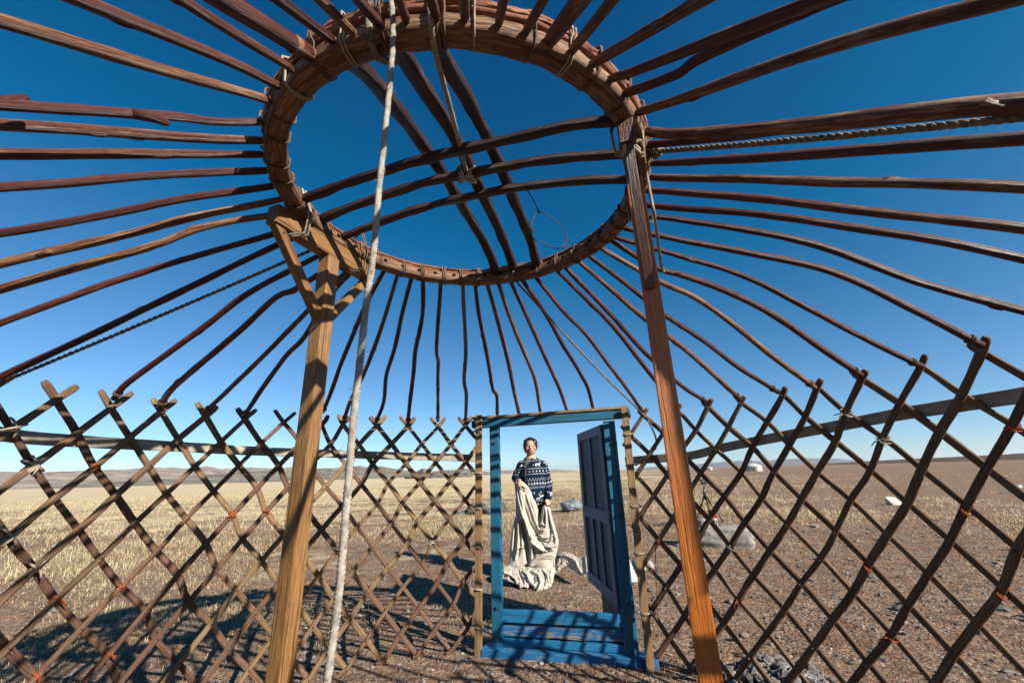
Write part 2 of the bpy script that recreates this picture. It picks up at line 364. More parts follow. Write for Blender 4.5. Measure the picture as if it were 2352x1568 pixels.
# arches: shapes recovered in the vertical plane of each chord
ARCH = {
 'a1': [(718, 465), (784, 437), (951, 370), (1111, 323), (1267, 303), (1390, 301)],
 'a2': [(748, 510), (784, 493), (927, 423), (1061, 400), (1161, 383), (1284, 375), (1407, 373)],
 'a3': [(795, 547), (884, 513), (1017, 463), (1151, 433), (1284, 423), (1425, 423)],
 'b1': [(800, 152), (884, 240), (971, 347), (1014, 403), (1051, 463), (1084, 523), (1138, 628)],
 'b2': [(905, 125), (971, 207), (1037, 327), (1084, 417), (1134, 500), (1181, 629)],
 'b3': [(985, 112), (1037, 187), (1104, 300), (1161, 420), (1204, 523), (1233, 615)]}
AP = {}
for k, L in ARCH.items():
    A = ringp(ring_az(*L[0], ZR+.03), RI+.02, ZR+.035); B = ringp(ring_az(*L[-1], ZR+.03), RI+.02, ZR+.035)
    u = (B-A); den = num = 0
    for p in L[1:-1]:
        P = vplane(*p, A, B); t = (P-A).xy.dot(u.xy)/u.xy.length_squared; g = (4*t*(1-t))**.8 if 0 < t < 1 else 0; num += g*(P.z-A.z); den += g*g
    bl = max(.05, min(.35, num/den)); pts = []
    lift = .028 if k[0] == 'b' else 0
    for i in range(41):
        t = i/40; g = (4*t*(1-t))**.8; side = Vector((-u.y, u.x, 0)).normalized()
        pts.append(A+u*t+Vector((0, 0, bl*g+lift*min(1, g*3)))+side*.012*noise.noise((t*4, ord(k[1]), ord(k[0]))))
    AP[k] = pts
    mb = MB(); mb.tube(pts, [.019+.004*noise.noise((i*.3, ord(k[1])*.7, 0)) for i in range(41)] if k[0] == 'a' else [.024+.004*noise.noise((i*.3, ord(k[1])*.7, 5)) for i in range(41)], 10, flat=.75, up=(0, 0, 1), lump=.2, seed=ord(k[1])+ord(k[0]), ex=3)
    mb.build('arched_bar', M['arch'], ring)
mb = MB(); A = ringp(ring_az(1112, 640, ZRT), RI+.03, ZRT+.012); B = ringp(ring_az(1255, 618, ZRT), RI+.03, ZRT+.012)
mb.box((A+B)/2+Vector((0, -.01, .0)), (B-A).length/2, .022, .009, basis(B-A), bev=.002); mb.build('joining_plank', M['greyw'], ring)

# ================================================================== roof poles
LEFT, TOP, RIGHT = 'left', 'top', 'right'
POLES = [  # (kind, ring pixel, ..., outer pixel)
 ('T', (739, 0), (820, 90)), ('T', (824, 0), (882, 75)), ('T', (917, 0), (936, 55)), ('T', (990, 0), (1006, 52)), ('T', (1064, 0), (1068, 60)),
 ('T', (1157, 0), (1144, 66)), ('T', (1248, 0), (1204, 86)), ('T', (1332, 0), (1257, 107)), ('T', (1407, 0), (1310, 125)), ('T', (1608, 0), (1348, 162)),
 ('T', (1852, 0), (1568, 123), (1388, 192)), ('T', (1945, 0), (1700, 90), (1568, 165), (1420, 226)),
 ('R', (2330, 5), (1900, 112), (1568, 226), (1455, 265)), ('R', (2352, 232), (1900, 283), (1568, 308), (1466, 306)), ('R', (2100, 258), (1568, 325), (1473, 334)),
 ('R', (2352, 317), (1900, 350), (1568, 373), (1490, 378)), ('R', (2352, 432), (1900, 418), (1568, 410), (1487, 407)), ('R', (2352, 535), (1900, 472), (1568, 443), (1489, 438)),
 ('R', (2352, 608), (1900, 513), (1568, 478), (1491, 471)), ('R', (2352, 716), (2110, 648), (1862, 558), (1568, 506), (1492, 497)),
 ('W', (2255, 793), (2112, 718), (1900, 620), (1700, 577), (1568, 553), (1500, 543)), ('W', (2119, 842), (1968, 768), (1860, 710), (1720, 640), (1568, 590), (1497, 572)),
 ('W', (1978, 862), (1880, 795), (1770, 720), (1660, 665), (1568, 632), (1504, 613), (1414, 562)), ('W', (1872, 890), (1768, 813), (1668, 733), (1590, 680), (1509, 644), (1392, 582)),
 ('W', (1787, 900), (1700, 845), (1620, 785), (1517, 717), (1464, 673), (1366, 600)), ('W', (1701, 917), (1630, 852), (1560, 792), (1470, 722), (1347, 616)),
 ('W', (1624, 922), (1568, 887), (1484, 812), (1400, 720), (1317, 632)), ('W', (1552, 930), (1487, 850), (1404, 746), (1350, 690), (1296, 641)),
 ('W', (1477, 945), (1440, 893), (1397, 836), (1344, 766), (1291, 712), (1243, 657)),
 ('D', (1362, 937), (1350, 890), (1331, 856), (1297, 800), (1254, 722), (1211, 666)), ('D', (1302, 942), (1284, 890), (1261, 840), (1234, 780), (1184, 673)),
 ('D', (1241, 946), (1230, 880), (1217, 840), (1190, 775), (1167, 718), (1150, 671)), ('D', (1192, 949), (1180, 895), (1167, 830), (1141, 730), (1123, 675)),
 ('D', (1142, 951), (1141, 908), (1132, 894), (1117, 808), (1100, 720), (1093, 675)),
 ('W', (1069, 970), (1071, 906), (1066, 876), (1069, 800), (1062, 673)), ('W', (1006, 966), (1006, 860), (1007, 830), (1003, 800), (1008, 665)),
 ('W', (937, 970), (949, 856), (954, 806), (970, 720), (966, 655)), ('W', (864, 968), (881, 923), (887, 863), (906, 800), (924, 720), (941, 648)),
 ('W', (790, 965), (804, 923), (841, 846), (881, 736), (909, 640)), ('W', (741, 946), (784, 840), (828, 723), (875, 633)),
 ('W', (560, 956), (592, 908), (617, 872), (660, 812), (698, 773), (769, 665), (797, 630)), ('W', (470, 946), (573, 850), (700, 719), (775, 628)),
 ('W', (367, 936), (400, 888), (547, 763), (633, 683), (680, 663), (757, 612)), ('W', (262, 916), (300, 873), (467, 753), (560, 680), (663, 623), (728, 590)),
 ('L', (0, 863), (200, 773), (430, 662), (643, 560), (690, 535)), ('L', (0, 753), (130, 693), (330, 625), (630, 526)),
 ('L', (0, 666), (300, 580), (470, 520), (640, 490)), ('L', (0, 605), (200, 560), (450, 498), (645, 457)), ('L', (0, 538), (200, 500), (430, 455), (634, 427)),
 ('L', (0, 440), (200, 415), (380, 402), (622, 393)), ('L', (0, 347), (300, 355), (617, 358)), ('L', (0, 287), (300, 307), (613, 326)),
 ('L', (0, 233), (160, 252), (400, 268), (500, 280), (617, 282)), ('L', (0, 50), (300, 135), (633, 238)), ('T', (165, 0), (400, 90), (650, 205)),
 ('T', (407, 0), (560, 90), (677, 168)), ('T', (515, 0), (717, 130)), ('T', (645, 0), (773, 103))]
def outer_az(A, p):
    """azimuth at which the wall top is in line with ring point A and pixel p"""
    n = (A-O).cross(ray(*p)); best = None; g = ray(*p)
    prev = None
    for k in range(3601):
        th = k*.1; f = (wall(th, 1.57)-O).dot(n)
        if prev is not None and prev*f <= 0:
            d = abs((th-math.degrees(math.atan2(A.x-RC.x, A.y-RC.y))+180) % 360-180)
            if best is None or d < best[0]: best = (d, th)
        prev = f
    return best[1]
PA = []
ordn = ['first', 'second', 'third', 'fourth', 'fifth', 'sixth', 'seventh', 'eighth', 'ninth', 'tenth', 'eleventh', 'twelfth', 'thirteenth', 'fourteenth', 'fifteenth', 'sixteenth', 'seventeenth', 'eighteenth', 'nineteenth', 'twentieth']
sel = {k: [i for i, p in enumerate(POLES) if p[0] == k] for k in 'TRWDL'}
def pole_label(i):
    k = POLES[i][0]; x = POLES[i][1][0]
    if k == 'T':
        s_ = sorted(sel['T'], key=lambda j: POLES[j][1][0]); n = s_.index(i)
        if POLES[i][1] == (515, 0): return 'thick purplish roof pole with a pale freshly cut tip at the ring'
        if n > 7: return '%s from the right of the roof poles leaving the top edge of the photo' % ordn[len(s_)-1-n]
        return '%s from the left of the roof poles leaving the top edge of the photo' % ordn[n]
    if k == 'L':
        s_ = sorted(sel['L'], key=lambda j: POLES[j][1][1]); n = s_.index(i)
        if POLES[i][1] == (0, 233): return 'red knotty roof pole with branch stubs running off the left edge'
        if POLES[i][1] == (0, 863): return 'lowest roof pole running off the left edge, just above the dark twisted rope'
        return '%s roof pole from the top running off the left edge of the photo' % ordn[n]
    if k == 'R':
        s_ = sorted(sel['R'], key=lambda j: (POLES[j][-1][1])); n = s_.index(i)
        return '%s roof pole from the top running off the right edge of the photo' % ordn[n]
    if k == 'D':
        s_ = sorted(sel['D'], key=lambda j: POLES[j][1][0]); n = s_.index(i)
        if n == 0: return 'dark roof pole with a kink near its foot, leftmost on the blue lintel'
        return '%s from the left of the five roof poles standing on the blue lintel' % ordn[n]
    if x < 1100:
        s_ = sorted([j for j in sel['W'] if POLES[j][1][0] < 1100], key=lambda j: -POLES[j][1][0]); n = s_.index(i)
        return '%s roof pole out from the blue door among those footed on the left lattice' % ordn[n]
    s_ = sorted([j for j in sel['W'] if POLES[j][1][0] > 1100], key=lambda j: POLES[j][1][0]); n = s_.index(i)
    return '%s roof pole out from the blue door among those footed on the right lattice' % ordn[n]
for i, pl in enumerate(POLES):
    kind = pl[0]; px = list(pl[1:]); zc = ZR+.024
    az = ring_az(*px[-1], ZR+(.02 if kind in 'TRL' else 0)); A = ringp(az, RO-.006, zc)
    if kind in 'TLR': th = outer_az(A, px[0]); B = wall(th, 1.575, RW-.02); vias = px[1:-1][::-1]
    elif kind == 'D': th = None; Pd = aty(*px[0], 3.2); th, zz = cyl(px[0][0], px[0][1], 1.93); B = wall(th, 1.61, RW-.02); B = O+ray(*px[0])*((B-O).xy.length/ray(*px[0]).xy.length); vias = px[1:-1][::-1]
    else: th, zz = cyl(*px[0], RW-.03); B = wall(th, zz, RW-.03); vias = px[1:-1][::-1]
    ctrl = [A]; u = B-A
    for p in vias:
        d = ray(*p).normalized()
        # point on the chord nearest the line of sight
        w0 = A-O; a_ = u.dot(u); b_ = u.dot(d); c_ = 1; d_ = u.dot(w0); e_ = d.dot(w0); D_ = a_*c_-b_*b_
        t = (b_*e_-c_*d_)/D_; s2 = (a_*e_-b_*d_)/D_
        if .06 < t < .96: ctrl.append(O+d*s2)
    ctrl.append(B); path = []; ctrl = crom(ctrl, 6) if len(ctrl) > 2 else [A+u*k/14 for k in range(15)]
    tot = sum((ctrl[k+1]-ctrl[k]).length for k in range(len(ctrl)-1)); n = 34
    # resample and add slight waviness
    acc = [0]
    for k in range(len(ctrl)-1): acc.append(acc[-1]+(ctrl[k+1]-ctrl[k]).length)
    sd = i*7.3; wob = .006 if len(vias) < 3 else .0025
    for k in range(n+1):
        t = k/n*tot; j = min(len(acc)-2, max(0, int(np.searchsorted(acc, t))-1)); f = (t-acc[j])/max(1e-6, acc[j+1]-acc[j])
        p = ctrl[j].lerp(ctrl[j+1], f); e = math.sin(math.pi*k/n)**.6
        nv = Vector((noise.noise((t*2.2+sd, 0, 1)), noise.noise((t*2.2+sd, 5, 2)), noise.noise((t*2.2+sd, 9, 3))))
        path.append(p+nv*wob*2*e)
    r0 = .0120+.0030*noise.noise((sd, 1, 1)); r1 = .0138+.0035*noise.noise((sd, 2, 2))
    if kind == 'T' and px[0] == (515, 0): r0, r1 = .021, .023
    if kind == 'T' and px[0] == (1332, 0): r0, r1 = .019, .021
    if px[0] == (2352, 232): r0, r1 = .015, .0205
    rad = []
    for k in range(n+1):
        t = k/n; r = r0+(r1-r0)*min(1, t*2.5); rad.append(r*(1+.10*noise.noise((t*9+sd, 3, 3))+.05*noise.noise((t*25+sd, 4, 3))))
    rad[0] *= .93
    root = empty('roof_pole', A, pole_label(i), 'roof pole', 'roof poles radiating from the ring')
    mb = MB(); mb.tube([path[0]+(path[1]-path[0]).normalized()*.018]+path[1:], rad, 12, lump=.09, seed=i*1.7)
    for q in range(rnd.choice([1, 2, 2, 3])):      # knots and twig stubs
        k = rnd.randrange(4, n-3); d0 = (path[k+1]-path[k]).normalized(); sdv = Vector((rnd.uniform(-1, 1), rnd.uniform(-1, 1), rnd.uniform(-1, 1))); sdv = (sdv-d0*sdv.dot(d0)).normalized()
        L = rad[k]*rnd.uniform(.05, .22); big = kind == 'L' and px[0] == (0, 233)
        mb.tube([path[k]-d0*.03, path[k]-d0*.01+sdv*rad[k]*.35, path[k]+sdv*(rad[k]*.62+L*.4), path[k]+d0*.018+sdv*(rad[k]*.7+L*.5)], [rad[k]*.7, rad[k]*.85, rad[k]*.6, rad[k]*.38], 8, lump=.2, seed=i+q)
    if px[0] == (0, 233):
        for k, s_ in ((26, 1), (13, -1), (7, -1)):
            d0 = (path[k+1]-path[k]).normalized(); dn = Vector((0, 0, -1 if k != 13 else .6)); dn = (dn-d0*dn.dot(d0)).normalized()
            mb.tube([path[k]+d0*.04, path[k]+dn*.006, path[k]-d0*.02+dn*.018, path[k]-d0*.028+dn*.024], [.013, .015, .010, .006], 9, lump=.25, seed=k)
    mb.build('shaft', M['pole'], root)
    # the whittled bare tip that enters the ring
    mb = MB(); d0 = (path[1]-path[0]).normalized(); tipc = mb
    mb.tube([A-d0*.012, A+d0*.004, A+d0*.03], [r0*.6, r0*.74, r0*.84], 8, lump=.08, seed=i, ex=3)
    if px[0] == (515, 0): mb = MB(); mb.tube([A-d0*.012, A+d0*.008, A+d0*.05, A+d0*.075], [r0*.6, r0*.8, r0*.98, r0*1.03], 10, lump=.06, seed=i, ex=3)
    mb.build('cut_tip', M['lpost'] if px[0] == (515, 0) else M['stile'], root)
    PA.append((th if th is not None else 0, B))
    if kind == 'W':                                # cord loop tying the foot to the crossing
        mb = MB(); ax = (path[-1]-path[-3]).normalized(); c = path[-2]+ax*.0; u1 = ax.orthogonal().normalized(); u2 = ax.cross(u1)
        for q in range(2):
            cc = c+ax*(.008*q-.004); mb.tube([cc+u1*(math.cos(a)*r1*1.25)+u2*(math.sin(a)*r1*1.25) for a in [x*math.pi/6 for x in range(12)]], .0028, 5, closed=True)
        mb.build('foot_loop', M['leather'], root)

# ================================================================== lattice walls
def az_of(L, R=RW): return [cyl(*p, R)[0] for p in L]
TL = az_of([(133, 923), (258, 928), (370, 943), (473, 956), (562, 965), (653, 966), (741, 960), (789, 968), (866, 975), (936, 980), (1006, 980), (1069, 980)])
TR = az_of([(1477, 950), (1556, 940), (1625, 933), (1705, 928), (1798, 906), (1878, 896), (1981, 876), (2121, 856), (2255, 810)])
TL[0] = -78.3
def extend(T, n0, n1, s=6.7): return [T[0]-s*k for k in range(n0, 0, -1)]+T+[T[-1]+s*k for k in range(1, n1+1)]
NL = 11
def lattice(name_label, th, lo, hi, seed, tie_px=(), group='lattice wall sections round the frame', ties=4):
    mid = (lo+hi)/2; root = empty('lattice_wall', wall(mid, 0), name_label, 'lattice wall', group); rr = random.Random(seed)
    def grid(i, l): return None
    cnt = 0; nodes = []
    for sgn, rad_off in ((1, .011), (-1, -.011)):    # "\" rods outside, "/" rods inside
        for i in range(len(th)):
            pts = []; full = True
            up_tip = rr.uniform(.28, .40) if lo > 20 else rr.uniform(.42, .56); lowtip = rr.uniform(.15, .5)
            ls = [-up_tip]+list(range(0, NL+1))+[NL+lowtip]
            P = []
            jit = rr.uniform(0, 50)
            for l in ls:
                lf = l; j = i+sgn*lf; j0 = math.floor(j); fr = j-j0
                def T(q): 
                    if q < 0: return th[0]+6.7*q
                    if q > len(th)-1: return th[-1]+6.7*(q-len(th)+1)
                    return th[q]
                tj = T(j0)*(1-fr)+T(j0+1)*fr; a = (th[i]+tj)/2; z = H-DZ*lf
                # shared waviness at each node
                key = (round(i+sgn*lf/2, 1), round(lf, 1)); nx = noise.noise((a*.35, z*3, seed))*.22; nz_ = noise.noise((a*.3+9, z*3, seed+4))*.010
                a += nx+.16*noise.noise((lf*.9+jit, 1, 1)); P.append((a, z+nz_, lf))
            P = crom([Vector(p) for p in P], 4)
            Q = [p for p in P if lo <= p.x <= hi]
            if len(Q) < 5: continue
            tubep = [wall(p.x, max(p.y, .004), RW+rad_off+.003*noise.noise((p.y*5, i, sgn))) for p in Q]
            wd = rr.uniform(.0130, .0176); n = len(tubep)
            rad = [wd*(1+.13*noise.noise((k*.35+jit, 2, 2))) for k in range(n)]
            rad[0] *= .75; rad[-1] *= .8
            mb = MB(); mb.tube(tubep, rad, 10, flat=.56, up=lambda p: Vector((C.x-p.x, C.y-p.y, 0)), lump=.13, seed=seed*50+i+sgn*.3, ex=2.6)
            # rawhide knots at its crossings
            if sgn < 0:
                nodes += [(q.x, q.y) for l in range(0, NL+1) for q in [min(P, key=lambda p: abs(p.z-l))] if lo < q.x < hi]
                for l in range(0, NL+1):
                    j = i-l; 
                    q = min(P, key=lambda p: abs(p.z-l))
                    if not (lo+1 <= q.x <= hi-1): continue
                    c = wall(q.x, max(q.y, .01), RW-.0225); t_ = wall(q.x+.3, q.y, RW-.0225)-c
                    if rr.random() < .8: mb.tube([c-t_*.45+Vector((0, 0, .003)), c-t_*.1+Vector((0, 0, .001)), c+t_*.45-Vector((0, 0, .003))], [.0035, .0068, .004], 6, mi=1, lump=.3, seed=l+i)
            mb.build('rod', [M['rod'], M['leather']], root); cnt += 1
    NODES[root.name] = nodes
    return root
NODES = {}
def tie(root, th, z, rad=.0027, m='orange', turns=2, tails=1, size=.021, rr=None):
    rr = rr or random.Random(int(th*10)); mb = MB(); th, z = min(NODES[root.name], key=lambda q: ((q[0]-th)*.034)**2+(q[1]-z)**2); c = wall(th, z, RW); n = (Vector((C.x, C.y, z))-c).normalized(); t = Vector((0, 0, 1)).cross(n).normalized()
    for k in range(turns):
        a0 = rr.uniform(-.5, .5)+(math.pi/4 if k % 2 else -math.pi/4); ax = t*math.cos(a0)+Vector((0, 0, 1))*math.sin(a0)
        pts = []
        for q in range(14):
            a = q*2*math.pi/14; pts.append(c+ax*(math.cos(a)*size)+n*(math.sin(a)*.025)+Vector((0, 0, (k-1)*.004)))
        mb.tube(pts, rad, 6, closed=True, lump=.3, seed=k)
    for k in range(tails):
        d = t*rr.uniform(-1, 1)+Vector((0, 0, rr.uniform(-1.2, .2))); d.normalize(); p = c+n*.032
        mb.tube([p, p+d*.015+n*.008, p+d*.032+n*.004, p+d*.045], [rad, rad*1.1, rad*.9, rad*.5], 6, lump=.3, seed=k+5)
    return mb.build('tie', M[m], root)
latL = lattice('weathered lattice wall of crossed rods on the left of the blue door', extend(TL, 4, 14), -91, -4.2, 3)
latR = lattice('dark lattice wall of crossed rods on the right of the blue door', extend(TR, 14, 12), 29.2, 128, 8)
latB = lattice('lattice wall of crossed rods closing the frame behind on the left', [-190+6.7*k for k in range(-2, 20)], -181, -86, 13)
latC = lattice('lattice wall of crossed rods closing the frame behind on the right', [122+6.7*k for k in range(-6, 14)], 124, 182, 17)
for (x, y) in [(243, 1353), (85, 1374), (503, 1191), (490, 1196), (613, 1184), (605, 1019), (25, 1560), (210, 1068), (1072, 1053), (1070, 1140), (555, 1005), (200, 1508)]:
    th, z = cyl(x, y); tie(latL, th, z)
for (x, y) in [(2335, 981), (2245, 1155), (1992, 1292), (2060, 1443), (1802, 1393), (1507, 1240), (2310, 1337), (1703, 1388)]:
    th, z = cyl(x, y); tie(latR, th, z)
for (x, y, r) in [(1010, 1228, latL), (1960, 950, latR), (2040, 1020, latR), (1705, 1275, latR)]:
    th, z = cyl(x, y); tie(r, th, z, m='cord', turns=3, tails=2, size=.027)
for (x, y) in [(28, 985), (62, 1050), (10, 1190), (15, 1330), (20, 1100)]:
    th, z = cyl(x, y); tie(latL, th, z, rad=.0045, m='cord', turns=2, size=.045)
# canvas band round the outside of the rods
def band(label, pts, wd=.028):
    P = [cyl(x, y, RW+.03) for x, y in pts]; P = crom([Vector((a, z, 0)) for a, z in P], 8); mb = MB()
    path = [wall(p.x, p.y, RW+.031+.003*noise.noise((p.x*.3, 0, 0))) for p in P]
    mb.tube(path, wd, 10, flat=.07, up=lambda p: Vector((C.x-p.x, C.y-p.y, 0)), ex=6, lump=.05)
    o = mb.build('band', M['band']); return tag(o, label, 'band', 'canvas bands round the lattice')
band('pale canvas band stretched across the lattice left of the door', [(-60, 985), (50, 1003), (200, 1014), (420, 1026), (600, 1036), (800, 1043), (1000, 1049), (1100, 1052)])
band('grey canvas band stretched across the lattice right of the door', [(1436, 1059), (1560, 1048), (1600, 1043), (1660, 1028), (1760, 1008), (1900, 982), (2060, 952), (2200, 930), (2360, 905), (2500, 880)])

# ================================================================== door
D0 = Vector((-.18, 3.27, 0)); D1 = Vector((.74, 3.07, 0)); DU = (D1-D0).normalized(); DN = Vector((-DU.y, DU.x, 0)); DM = basis(DU)
def dpt(u, n, z): return D0+DU*u+DN*n+Vector((0, 0, z))
door = empty('door_frame', dpt(.45, 0, 0), 'blue painted wooden door frame standing open in the lattice', 'door')
def dbox(name, u0, u1, n0, n1, z0, z1, m, par=None, bev=.004, tilt=0):
    mb = MB(); MM = DM @ Matrix.Rotation(tilt, 3, 'Y') if tilt else DM
    mb.box(dpt((u0+u1)/2, (n0+n1)/2, (z0+z1)/2), (u1-u0)/2, (n1-n0)/2, (z1-z0)/2, MM, bev=bev); return mb.build(name, M[m], par or door)
dbox('lintel', -.165, 1.068, -.02, .06, 1.532, 1.590, 'blue', tilt=-.012)
dbox('lintel_cap', -.16, 1.06, -.03, .065, 1.598, 1.616, 'stile', tilt=-.012, bev=.002)
jL = dbox('jamb', -.022, .052, 0, .055, .052, 1.533, 'blue'); jR = dbox('jamb', .863, .950, 0, .055, .052, 1.524, 'blue')
dbox('door_board', .053, .862, .0, .034, .196, .272, 'blueb'); dbox('door_board', .053, .862, .022, .042, .108, .184, 'blueb'); dbox('door_board', .053, .862, .012, .038, .052, .098, 'blueb'); dbox('backing_board', .053, .862, .043, .052, .052, .25, 'arch')
dbox('sill', -.085, 1.06, -.05, .075, -.02, .049, 'blueb', bev=.006)
# crack of bare wood on the lower board
mb = MB(); mb.tube([dpt(.38, .0165, .118), dpt(.5, .016, .113), dpt(.62, .0165, .108)], [.001, .003, .0008], 6); mb.build('splinter', M['stile'], door)
for z in (1.36, .87, .33):                          # ring staples on the right jamb
    mb = MB(); c = dpt(.925, -.004, z); mb.tube([c+DU*(math.cos(a)*.017+.008)-Vector((0, 0, 1))*(math.sin(a)*.019)-DN*.006 for a in [q*math.pi/7 for q in range(14)]], .0022, 6, closed=True)
    mb.tube([c-DU*.025, c], .003, 6); mb.build('ring_staple', M['iron'], door)
for z in (1.40, .28):
    mb = MB(); c = dpt(.015, -.003, z); mb.tube([c-DU*.016, c-DN*.006, c+DU*.016], .003, 6); mb.tube([c-Vector((0, 0, .01)), c-DN*.01, c+Vector((0, 0, .012))], .0028, 6); mb.build('latch_pin', M['iron'], door)
# door leaf, swung open to the outside on the right jamb
HG = dpt(.862, .055, 0); Fz = atz(1330, 998, 1.50); LU = Vector((Fz.x-HG.x, Fz.y-HG.y, 0)); LW = min(.80, LU.length); LU.normalize(); LM = basis(LU); LN = Vector((-LU.y, LU.x, 0))
leaf = empty('door_leaf', HG, None); leaf.parent = door; leaf.matrix_parent_inverse = Matrix.Translation(door.location).inverted()
leaf.empty_display_size = .05
def lbox(name, a0, a1, z0, z1, n0, n1, m, bev=.003, par=None):
    mb = MB(); mb.box(HG+LU*((a0+a1)/2)+LN*((n0+n1)/2)+Vector((0, 0, (z0+z1)/2)), (a1-a0)/2, (n1-n0)/2, (z1-z0)/2, LM, bev=bev); return mb.build(name, M[m], leaf)
zb, zt = .285, 1.505
lw = LW
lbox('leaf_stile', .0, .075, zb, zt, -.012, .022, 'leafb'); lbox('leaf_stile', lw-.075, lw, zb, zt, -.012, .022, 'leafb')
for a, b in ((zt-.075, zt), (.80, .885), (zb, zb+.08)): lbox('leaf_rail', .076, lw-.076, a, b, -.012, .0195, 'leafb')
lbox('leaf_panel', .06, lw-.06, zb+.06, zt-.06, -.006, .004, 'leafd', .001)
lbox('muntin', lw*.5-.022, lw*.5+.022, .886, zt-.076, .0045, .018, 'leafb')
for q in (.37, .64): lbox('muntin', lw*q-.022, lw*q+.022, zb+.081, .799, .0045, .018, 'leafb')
lbox('cladding_board', .02, .52, .10, 1.46, -.034, -.013, 'greyw')
lbox('hinge_strip', -.012, .012, zb+.01, zt-.01, -.040, .010, 'arch')
# upright stiles tied to the lattice ends
def stile(p_bot, p_top, label, w_=.026, lean=0):
    A = Vector(p_bot); B = Vector(p_top); root = empty('lattice_end_post', A, label, 'post', 'upright posts lashed to the lattice ends')
    mb = MB(); ax = (B-A); mb.box((A+B)/2, .010, w_, ax.length/2, Matrix((ax.cross(DU).normalized(), DU, ax.normalized())).transposed() if False else Matrix(((DU.cross(ax).normalized()), DU, ax.normalized())).transposed(), bev=.004)
    mb.build('post', M['stile'], root); return root, A, B
sA, a0, b0 = stile(dpt(-.107, -.035, -.02), dpt(-.098, -.035, 1.622), 'flat upright post lashed to the lattice end left of the blue door')
sB, a1, b1 = stile(dpt(1.005, -.075, -.03), dpt(1.028, -.045, 1.602), 'leaning upright post lashed to the lattice end right of the blue door', .025)
for root, a, b, side, zs in ((sA, a0, b0, -1, (1.49, 1.18, .93, .67, .40, .17)), (sB, a1, b1, 1, (1.41, 1.20, .93, .64, .30))):
    for z in zs:
        c = a.lerp(b, (z-a.z)/(b.z-a.z)); mb = MB()
        for q in range(2):
            pts = []
            for k in range(14):
                an = k*2*math.pi/14; pts.append(c+DU*(math.cos(an)*.037*(1.15 if math.cos(an)*side > 0 else .8))+DN*(math.sin(an)*.019)+Vector((0, 0, .007*q+.004*math.cos(an)*side)))
            mb.tube(pts, .0035, 6, closed=True, lump=.15)
        mb.tube([c+DU*side*.035-DN*.01, c+DU*side*.055-DN*.015+Vector((0, 0, .006))], [.006, .004], 6, lump=.3)
        mb.build('lashing', M['cord'], root)

# ================================================================== the two roof posts
def roof_post(name_label, px, py, rot, m, mtop, bl0, bl1, half, beamh, bz, brz, lean=(0, 0)):
    P = Vector((px, py, 0)); U = Vector((math.sin(rot), math.cos(rot), 0)); MM = basis(U); root = empty('roof_post', P, name_label, 'post', 'timber posts holding up the roof ring')
    top = bz-beamh*2-.001; A_ = P+Vector((lean[0], lean[1], -.04)); B_ = P+Vector((0, 0, top)); ax = (B_-A_); az_ = ax.normalized(); ay_ = az_.cross(U).normalized(); MS = Matrix((ay_.cross(az_), ay_, az_)).transposed()
    mb = MB(); mb.box((A_+B_)/2, half, half, ax.length/2, MS, bev=.004); sh = mb.build('shaft', M[m], root)
    mb = MB(); mb.box(P+U*((bl0+bl1)/2)+Vector((0, 0, bz-beamh)), (bl1-bl0)/2, half*.95, beamh, MM, bev=.004); mb.build('head_beam', M[mtop], root)
    for s_, l_ in ((-1, -bl0-.03), (1, bl1-.03)):
        A = P+U*(s_*half*1.05)+Vector((0, 0, brz)); B = P+U*(s_*l_)+Vector((0, 0, bz-beamh*2-.004)); d = B-A
        q = d.normalized(); side = MM.col[1]; w3 = q.cross(side).normalized()
        mb = MB(); mb.box((A+B)/2, d.length/2+.02, half*.6, half*.55, Matrix((q, side, q.cross(side))).transposed(), bev=.003); mb.build('brace', M[mtop], root)
        for t in (.08, .93):
            c = A.lerp(B, t)-side*(half*.6)
            mb = MB(); mb.tube([c+side*.002, c-side*.002], .004, 8); mb.build('nail', M['iron'], root)
    return root
postL = roof_post('honey-coloured square post with braced head beam, left of the hanging white rope', -.818, 1.625, R_(20.5), 'lpost', 'lpost', -.30, .27, .031, .04, 2.203, 1.84, (.012, 0))
postR = roof_post('orange-red painted square post with braced head, right of the door', .442, 1.167, R_(21.6), 'rpost', 'rtop', -.20, .34, .027, .042, 2.203, 1.72, (.008, .0))

